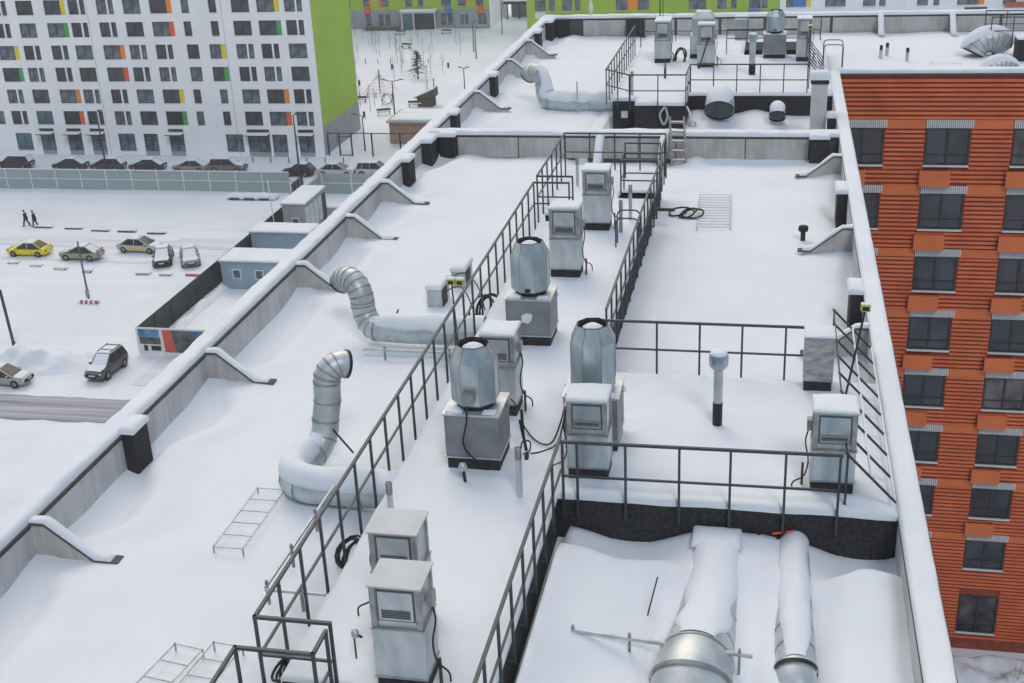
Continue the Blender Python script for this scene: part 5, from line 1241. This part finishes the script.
t=thing('pole','white pole at the corner of the farthest cabin by the dark fence','pole',(-49.8,115.6,G)); MB().tube([(-49.8,115.6,G-.1),(-50.0,115.6,G+6.2)],.06,8).build('shaft',M['frame_white'],t); MB().box(-50.0,-49.6,115.3,115.7,G,G+.3).build('foot',M['grille'],t)
t=thing('pole','short dark post with a bent top beside the left parapet below the cabins','pole',(-40.6,93,G)); MB().tube([(-40.6,93,G-.1),(-40.6,93,G+3.0)],.09,8).build('shaft',M['rail'],t); MB().bar((-40.55,93,G+3.),(-41.3,93,G+3.1),.1).build('arm',M['rail'],t)
def barrier(label,x,y,L,m1='rust',grp='kerb blocks and low barriers on the snowy lot',h=.28,rot=0,stripes=False):
    t=thing('road_barrier',label,'barrier',(x,y,G),grp)
    n=4 if stripes else 2
    mb1=MB(); mb2=MB()
    if stripes:
        for k in range(n*2):
            (mb1 if k%2 else mb2).prism([(x-L/2+k*L/(2*n),G-.05),(x-L/2+(k+1)*L/(2*n),G-.05),(x-L/2+(k+1)*L/(2*n)+.03,G+h+.12*((k*7)%3-1)*.3),(x-L/2+k*L/(2*n)+.03,G+h)],'y',y-.12,y+.12)
        each(mb1,'red_block',M['red'],t); each(mb2,'white_block',M['snow_cap'],t)
    else:
        mb1.box(x-L/2,x+L/2,y-.12,y+.12,G-.05,G+h,taper=.03).build('beam',M[m1],t)
    MB().pad(x-L/2-.05,x+L/2+.05,y+.02,y+.5,G+h*.5,.14,nx=4,ny=2,seed=x).build('snow_cap',M['snow_cap'],t)
    return t
for k,(x,y) in enumerate(((-77.2,116.9),(-73.5,116.7),(-70.1,116.2),(-67.0,116.2),(-63.4,115.8))):
    barrier(['first dark kerb beam right beside the two walkers','second dark kerb beam to the right of the walkers','middle one of five dark kerb beams in line','fourth dark kerb beam in line, mostly snowed over','rightmost dark kerb beam in line, above the white and yellow taxi'][k],x,y,2.0,'rust',h=.13)
for k,(x,y,L) in enumerate(((-74.,105.6,1.5),(-71.1,105.,1.5),(-68.1,104.4,1.6),(-65.0,104.,1.2),(-58.9,103.7,1.7),(-56.5,103.6,1.5),(-53.7,103.9,2.0))):
    barrier(['leftmost low red and white barrier under the yellow taxi','second low red and white barrier, below the gap after the yellow taxi','third low red and white barrier, below the brown saloon','fourth small barrier just right of the blue pole','tan block barrier below the white and yellow taxi','barrier block below the snow-buried dark car','red barrier at the foot of the snow-buried silver car'][k],x,y,L*.8,'red' if k==6 else 'wood',h=.16,stripes=k<4)
barrier('red and white barrier ring around the foot of the blue pole',-60.4,96.0,1.9,h=.34,stripes=True)
t=thing('timber_stack','row of three snow-topped timber beams below the pale fence','timber',(-58,128.5,G))
for k in range(3): MB().box(-60.4+k*1.8,-59.2+k*1.8,128.2,128.6,G,G+.25).build('beam',M['rust'],t)
MB().pad(-60.8,-54.8,128.3,129.6,G+.1,.5,r=.4,nx=8,ny=4,amp=.1).build('snow_cap',M['snow_cap'],t)
t=thing('pipe_stack','long snow-covered crate beside the blue barrel behind the open gate','crate',(-47.5,124.2,G))
MB().box(-49.2,-44.8,123.7,124.6,G,G+.7).build('body',M['grey_wall'],t,bevel=.05); MB().pad(-49.25,-44.75,123.65,124.65,G+.702,.25,r=.2,nx=6,ny=3).build('snow_cap',M['snow_cap'],t)
t=thing('barrel','blue barrel with a snow top at the end of the long crate','barrel',(-49.9,125.3,G)); MB().lathe([(.35,0),(.38,.45),(.35,.9),(.001,.9)],(-49.9,125.3,G),14).build('drum',M['bb_blue'],t); MB().pad(-50.2,-49.6,125.0,125.6,G+.9,.25,r=.2,nx=3,ny=3).build('snow_cap',M['snow_cap'],t)
# yard fence and gate by the green end wall
t=thing('mesh_fence','black-posted mesh fence with a narrow gate right of the green end wall','fence',(-50,147.6,G))
for x in (-55.1,-53.6,-52.0,-49.3,-45.6,-41.6): MB().box(x,x+.16,147.5,147.66,G-.1,G+2.9).build('post',M['black'],t)
MB().box(-55.1,-41.4,147.54,147.62,G+2.9,G+3.0).build('top_bar',M['black'],t)
MB().box(-53.5,-52.0,147.54,147.6,G+2.45,G+2.55).box(-53.5,-52.0,147.54,147.6,G+.1,G+.2).build('gate_frame',M['black'],t)
mm=MB()
for k in range(60): mm.bar((-49.3+k*.13,147.58,G+.1),(-49.3+k*.13,147.58,G+2.9),.012)
mm.build('mesh',M['grey_wall'],t)
t=thing('kiosk','tan brick kiosk with a snow-edged flat roof beside the left parapet','kiosk',(-45,157,G))
MB().box(-48.9,-38,154.2,160.5,G,G+2.7).build('wall',M['brick'],t); r=MB().box(-49.2,-37.8,153.9,160.8,G+2.702,G+2.95).build('roof',M['grey_wall'],t); MB().pad(-48.8,-38,154.4,160.4,G+2.952,.16,nx=6,ny=6).build('snow_cap',M['snow_cap'],r)
br=MB()
for k in range(16): br.box(-48.9,-38,154.19,154.199,G+.15+k*.16,G+.16+k*.16)
br.build('brick_course',M['rust'],t)
def bollards(y,x0,x1,n,lab,grp):
    for k in range(n):
        x=x0+(x1-x0)*k/(n-1)
        t=thing('bollard',lab,'bollard',(x,y,G),grp); MB().tube([(x,y,G-.05),(x,y,G+.75)],.07,8).build('post',M['rail'],t); MB().lathe([(.08,.75),(.09,.82),(.001,.86)],(x,y,G),8).build('cap',M['snow_cap'],t)
bollards(144.2,-64.,-52.,6,'thin grey bollard behind the parked cars in front of the white facade','bollards before the white facade')
# ================================================================== YARD: PLAYGROUND, BENCHES, TREES
def sapling(label,x,y,h,seed,grp='bare saplings in the snowy yard'):
    rnd=random.Random(seed); t=thing('young_tree',label,'tree',(x,y,G),grp)
    MB().tube([(x,y,G-.1),(x+rnd.uniform(-.1,.1),y,G+h*.5),(x+rnd.uniform(-.15,.15),y,G+h)],[.035,.025,.010],6).build('trunk',M['bark'],t)
    b=MB()
    for k in range(16):
        z=h*(.35+.6*k/16); a=rnd.uniform(0,6.28); L=(h-z)*.32+.15
        p=Vector((x,y,G+z)); q=p+Vector((math.cos(a)*L,math.sin(a)*L,L*1.1)); b.tube([p,q],[.012,.004],4)
        for j in range(2): w=p+(q-p)*.5; b.tube([w,w+Vector((rnd.uniform(-.2,.2),rnd.uniform(-.2,.2),.25))],[.006,.002],3)
    b.build('crown',M['twig'],t)
SAP=[(-82.,230,6.5),(-79.,229,6.),(-76.5,222,6.5),(-74.3,226,6),(-71.8,221,6),(-68.5,214,5.5),(-66.,226,6),(-61.,222,6),(-57.5,226,5),(-63.5,208,5),(-60.5,200,5),(-58.,205,5),(-54.9,198,5),(-70.5,205,5.5),(-67.,196,4.5),(-58.8,190,5.),(-57.3,172.5,4),(-51.2,182,5),(-60,186,3.5),(-54.,215,4.5)]
rs_=random.Random(12)
SAP+=[(rs_.uniform(-84,-46),rs_.uniform(172,238),rs_.uniform(2.2,5)) for _ in range(34)]
SAP=[q for q in SAP if not (q[0]<-55 and q[1]<164) and q[0]<-.25*q[1]+3]
for k,(x,y,h) in enumerate(SAP): sapling('bare thin sapling standing in the snowy yard behind the green end wall',x,y,h,k)
t=thing('conifer','single dark green conifer in the middle of the snowy yard','tree',(-56.3,196.,G)); 
x,y=-56.3,195.; MB().tube([(x,y,G-.1),(x,y,G+4.6)],[.12,.03],8).build('trunk',M['bark'],t)
b=MB(); rnd=random.Random(5)
for k in range(90):
    z=.9+3.6*k/90; L=(1.9*(1-(z-.6)/4.4)+.2)*rnd.uniform(.6,1.15); a=rnd.uniform(0,6.28)
    for j in range(22):
        f_=rnd.random(); p=Vector((x+math.cos(a)*L*f_,y+math.sin(a)*L*f_,G+z+.25*L*f_-.3*L*f_*f_)); u=Vector((rnd.uniform(-1,1),rnd.uniform(-1,1),rnd.uniform(-.5,.7)))*.24; v=Vector((rnd.uniform(-1,1),rnd.uniform(-1,1),rnd.uniform(-.5,.5)))*.10
        b.poly([p-u,p+v,p+u])
b.build('crown',M['needle'],t)
def bench(label,x,y,rot=0):
    t=thing('bench',label,'bench',(0,0,0),'benches in the snowy yard'); MB().box(-1.,1.,-.2,.2,.42,.48).build('seat',M['rust'],t); MB().pad(-1.,1.,-.2,.2,.481,.12,nx=4,ny=2).build('snow_cap',M['snow_cap'],t)
    MB().box(-1,1,.2,.25,.6,.9).build('backrest',M['rust'],t)
    for s in (-.8,.8): MB().box(s-.04,s+.04,-.18,.22,0,.42).build('leg',M['black'],t)
    t.location=(x,y,G); t.rotation_euler[2]=R(rot)
for (x,y,rr),lb in zip(((-79,222.5,10),(-77.6,218.6,30),(-66.,222.,-20),(-71.,236.,0),(-62.,236.5,0),(-82.3,200,5),(-60.6,178,0),(-54.5,170.,20),(-51.3,175.,10)),('at the left among the far saplings','tilted, just below the leftmost one','behind the conifer among the far saplings','directly in front of the glazed entrance','by the right end of the far green block','against the green end wall','beside the round swing','nearest to the brick kiosk','right of the nearest bench, near the playhouse')):
    bench('snow-topped bench in the snowy yard, '+lb,x,y,rr)
t=thing('climbing_net','faded red rope climbing pyramid in the snowy yard','playground net',(-59.3,184,G))
MB().tube([(-59.3,184,G),(-59.3,184,G+3.6)],.07,8).build('mast',M['rail'],t)
nn=MB(); cs=[(-59.3+3.*math.cos(a),184+3.*math.sin(a),G+.1) for a in (.3,1.55,2.8,4.05,5.3)]
for k,c in enumerate(cs):
    top=Vector((-59.3,184,G+3.0)); c=Vector(c); nn.tube([c,top],.022,4); d2=Vector(cs[(k+1)%5])
    for f_ in (.15,.3,.45,.6,.75): nn.tube([c+(top-c)*f_,d2+(top-d2)*f_],.012,4)
nn.build('rope',M['red'],t)
t=thing('nest_swing','round climbing ring on posts left of the playhouse in the yard','playground swing',(-55.8,176,G))
nn=MB(); 
for yy in (175.6,176.4): nn.tube([(-55.8+.75*math.cos(k*PI/10),yy,G+.95+.75*math.sin(k*PI/10)) for k in range(21)],.04,6,caps=False)
nn.build('ring',M['rail'],t); MB().bar((-56.55,176,G),(-56.55,176,G+1.),.08).bar((-55.05,176,G),(-55.05,176,G+1.),.08).build('post',M['rail'],t)
t=thing('playhouse','little dark wooden playhouse with a sloping snowy roof in the yard','playhouse',(-49.6,176,G))
MB().box(-50.9,-48.6,175,177,G,G+1.3).build('wall',M['rust'],t); MB().prism([(-51.3,G+1.35),(-48.3,G+1.35),(-48.3,G+2.6)],'y',174.7,177.3).build('roof',M['rust'],t); MB().bar((-48.5,176,G),(-48.5,176,G+4.),.12).build('mast',M['rail'],t)
MB().prism([(-51.3,G+1.40),(-48.32,G+2.64),(-48.32,G+2.76),(-51.3,G+1.52)],'y',174.7,177.3).build('snow_cap',M['snow_cap'],t)
for y,x0,x1,n in ((208.,-76,-58.,9),(181.,-65.5,-56.5,8)):
    bollards(y,x0,x1,n,'small dark bollard in the snowy yard between the saplings','bollards in the snowy yard')
for k,(x,y) in enumerate(((-77.4,204),(-63,203),(-53.5,204),(-64.6,190),(-57.,168.5))):
    t=thing('litter_bin','small dark litter bin in the snowy yard','bin',(x,y,G),'litter bins in the snowy yard'); MB().lathe([(.17,0),(.20,.85),(.001,.85)],(x,y,G),10).build('body',M['frame'],t); MB().lathe([(.21,.851),(.15,.95),(.001,1.0)],(x,y,G),10).build('snow_cap',M['snow_cap'],t)
t=thing('shrub_row','low reddish bare hedge along the foot of the far green block','hedge',(-75,241.5,G)); b=MB(); rnd=random.Random(3)
for k in range(900):
    x=rnd.uniform(-80,-72.6); yy=rnd.uniform(240.6,242.4); b.tube([(x,yy,G),(x+rnd.uniform(-.25,.25),yy+rnd.uniform(-.2,.2),G+rnd.uniform(.4,1.1))],[.012,.004],3,caps=False)
b.build('twigs',M['twig'],t)
def tuft(label,x,y,h,n,seed,rad=.5):
    rnd=random.Random(seed); t=MB()
    for k in range(n):
        a=rnd.uniform(0,6.28); r=rnd.uniform(.1,1)*rad; p=Vector((x,y,G)); q=p+Vector((math.cos(a)*r,math.sin(a)*r,h*rnd.uniform(.5,1)))
        m_=(p+q)/2+Vector((0,0,.1)); t.tube([p,m_,q],[.02,.013,.004],4)
    return tag(t.build('dry_shrub',M['twig']),label,'shrub')
tuft('bare twiggy shrub poking out of the snow below the orange facade',12.4,51.6,1.7,38,1,.9)
tuft('sparse dry weed in the snow field under the left parapet, right one',-41.5,66.2,.9,12,2,.3)
tuft('faint dry weed in the snow field under the left parapet, left one',-43.6,66.4,.5,10,3,.35)
# ================================================================== PEOPLE
def person(label,x,y,rot,coat='cloth',step=1.):
    t=thing('person',label,'person',(0,0,0))
    def skin(name,V,E,Rr,m,par,sub=2):
        me=bpy.data.meshes.new(name); me.from_pydata(V,E,[]); o=bpy.data.objects.new(name,me); COL.objects.link(o); o.parent=par
        md=o.modifiers.new('skin','SKIN'); md.use_smooth_shade=True
        for v,r in zip(me.skin_vertices[0].data,Rr): v.radius=(r,r*.9) if not isinstance(r,tuple) else r
        me.skin_vertices[0].data[0].use_root=True
        s_=o.modifiers.new('sub','SUBSURF'); s_.levels=sub; s_.render_levels=sub; me.materials.append(m); return o
    a=.30*step
    J=[(0,0,.92),(0,0,1.12),(.02,0,1.34),(.03,0,1.47),(.06,0,1.56),(.08,0,1.68),
       (0,.10,.88),(a*.75,.11,.48),(a*.95,.10,.08),(a*.95+.17,.10,.04),
       (0,-.10,.88),(-a*.35,-.11,.48),(-a*1.25,-.10,.10),(-a*1.25+.15,-.10,.04),
       (.02,.19,1.40),(-.07,.24,1.14),(.02,.23,.90),(.06,.23,.82),
       (.02,-.19,1.40),(.06,-.24,1.14),(.19,-.22,.93),(.23,-.21,.86)]
    E_=[(0,1),(1,2),(2,3),(3,4),(4,5),(0,6),(6,7),(7,8),(8,9),(0,10),(10,11),(11,12),(12,13),(2,14),(14,15),(15,16),(16,17),(2,18),(18,19),(19,20),(20,21)]
    rr=[.14,.14,.15,.065,.085,.09,.09,.065,.045,.04,.09,.065,.045,.04,.065,.05,.038,.035,.065,.05,.038,.035]
    skin('body',J,E_,rr,M['skin'],t)
    skin('jacket',[(0,0,.86),(0,0,1.10),(.02,0,1.33),(.03,0,1.46),(.02,.195,1.405),(-.07,.245,1.14),(.015,.23,.93),(.02,-.195,1.405),(.06,-.245,1.14),(.18,-.22,.95)],[(0,1),(1,2),(2,3),(2,4),(4,5),(5,6),(2,7),(7,8),(8,9)],[.23,.215,.225,.12,.105,.09,.075,.105,.09,.075],M[coat],t)
    skin('trousers',[(0,0,.90),(0,.10,.86),(a*.75,.11,.48),(a*.95,.10,.10),(0,-.10,.86),(-a*.35,-.11,.48),(-a*1.25,-.10,.12)],[(0,1),(1,2),(2,3),(0,4),(4,5),(5,6)],[.18,.125,.10,.08,.125,.10,.08],M['cloth2'],t)
    for sx,yy in ((a*.95,.10),(-a*1.25,-.10)): MB().pad(sx-.08,sx+.22,yy-.055,yy+.055,0,.10,r=.05,nx=4,ny=2,amp=0).build('boot',M['black'],t)
    MB().lathe([(.001,.13),(.07,.12),(.112,.06),(.118,-.01),(.10,-.06)],(.07,0,1.71),14).build('hat',M[coat],t)
    MB().lathe([(.001,.02),(.012,.01),(.016,-.02),(.001,-.03)],(.17,0,1.67),8).build('nose',M['skin'],t)
    t.location=(x,y,G+.02); t.rotation_euler[2]=R(rot)
person('walker in dark clothes and hat on the snowy lot, left of the two',-79.45,117.4,185)
person('walker in a long black coat on the snowy lot, right of the two',-78.35,117.3,190,'cloth2',.7)
# ================================================================== LIFT, CAMERA, LIGHT
for o in list(S.objects):
    if o.parent is None: o.location.z+=ZO
cam=bpy.data.cameras.new('camera'); co=bpy.data.objects.new('camera',cam); COL.objects.link(co); S.camera=co
f,pitch,roll,yaw=1250.636,.40613,-.047013,.216186
cp,sp,cy,sy=math.cos(pitch),math.sin(pitch),math.cos(yaw),math.sin(yaw)
fw=Vector((-sy*cp,cy*cp,-sp)); r_=Vector((cy,sy,0)); u_=Vector((-sy*sp,cy*sp,cp)); cr,sr=math.cos(roll),math.sin(roll)
r2=r_*cr+u_*sr; u2=-r_*sr+u_*cr
co.matrix_world=Matrix(((r2.x,u2.x,-fw.x,0),(r2.y,u2.y,-fw.y,0),(r2.z,u2.z,-fw.z,ZO),(0,0,0,1)))
cam.sensor_fit='HORIZONTAL'; cam.sensor_width=36; cam.lens=36*f/1024; cam.clip_start=.1; cam.clip_end=4000
W=bpy.data.worlds.new('World'); S.world=W; W.use_nodes=True; N=W.node_tree.nodes; L=W.node_tree.links
sky=N.new('ShaderNodeTexSky'); sky.sky_type='NISHITA'; sky.sun_disc=False; sky.sun_elevation=R(48); sky.sun_rotation=R(-25); sky.air_density=1.6; sky.dust_density=5.; sky.ozone_density=1.
hs=N.new('ShaderNodeHueSaturation'); hs.inputs['Saturation'].default_value=.92; L.new(sky.outputs[0],hs.inputs['Color'])
bg=N['Background']; L.new(hs.outputs[0],bg.inputs[0]); bg.inputs[1].default_value=.119
sl=bpy.data.lights.new('sun','SUN'); sl.energy=.92; sl.angle=R(16); sl.color=(1,.98,.95); so=bpy.data.objects.new('sun',sl); COL.objects.link(so)
so.rotation_euler=(R(42),0,R(25)); so.location=(0,0,80)
hz,nt,b_=new_mat('falling_snow_haze'); nt.nodes.remove(b_)
vs_=nt.nodes.new('ShaderNodeVolumeScatter'); vs_.inputs['Color'].default_value=(1,1,1,1); vs_.inputs['Density'].default_value=.00028; vs_.inputs['Anisotropy'].default_value=.2
nt.links.new(vs_.outputs[0],nt.nodes['Material Output'].inputs['Volume'])
h_=MB().box(-400,300,-60,420,-.5,75).build('haze',hz,origin=(0,0,0)); tag(h_,kind='structure')
S.cycles.volume_bounces=1
S.view_settings.view_transform='Standard'; S.view_settings.look='None'; S.view_settings.exposure=0; S.render.engine='CYCLES'
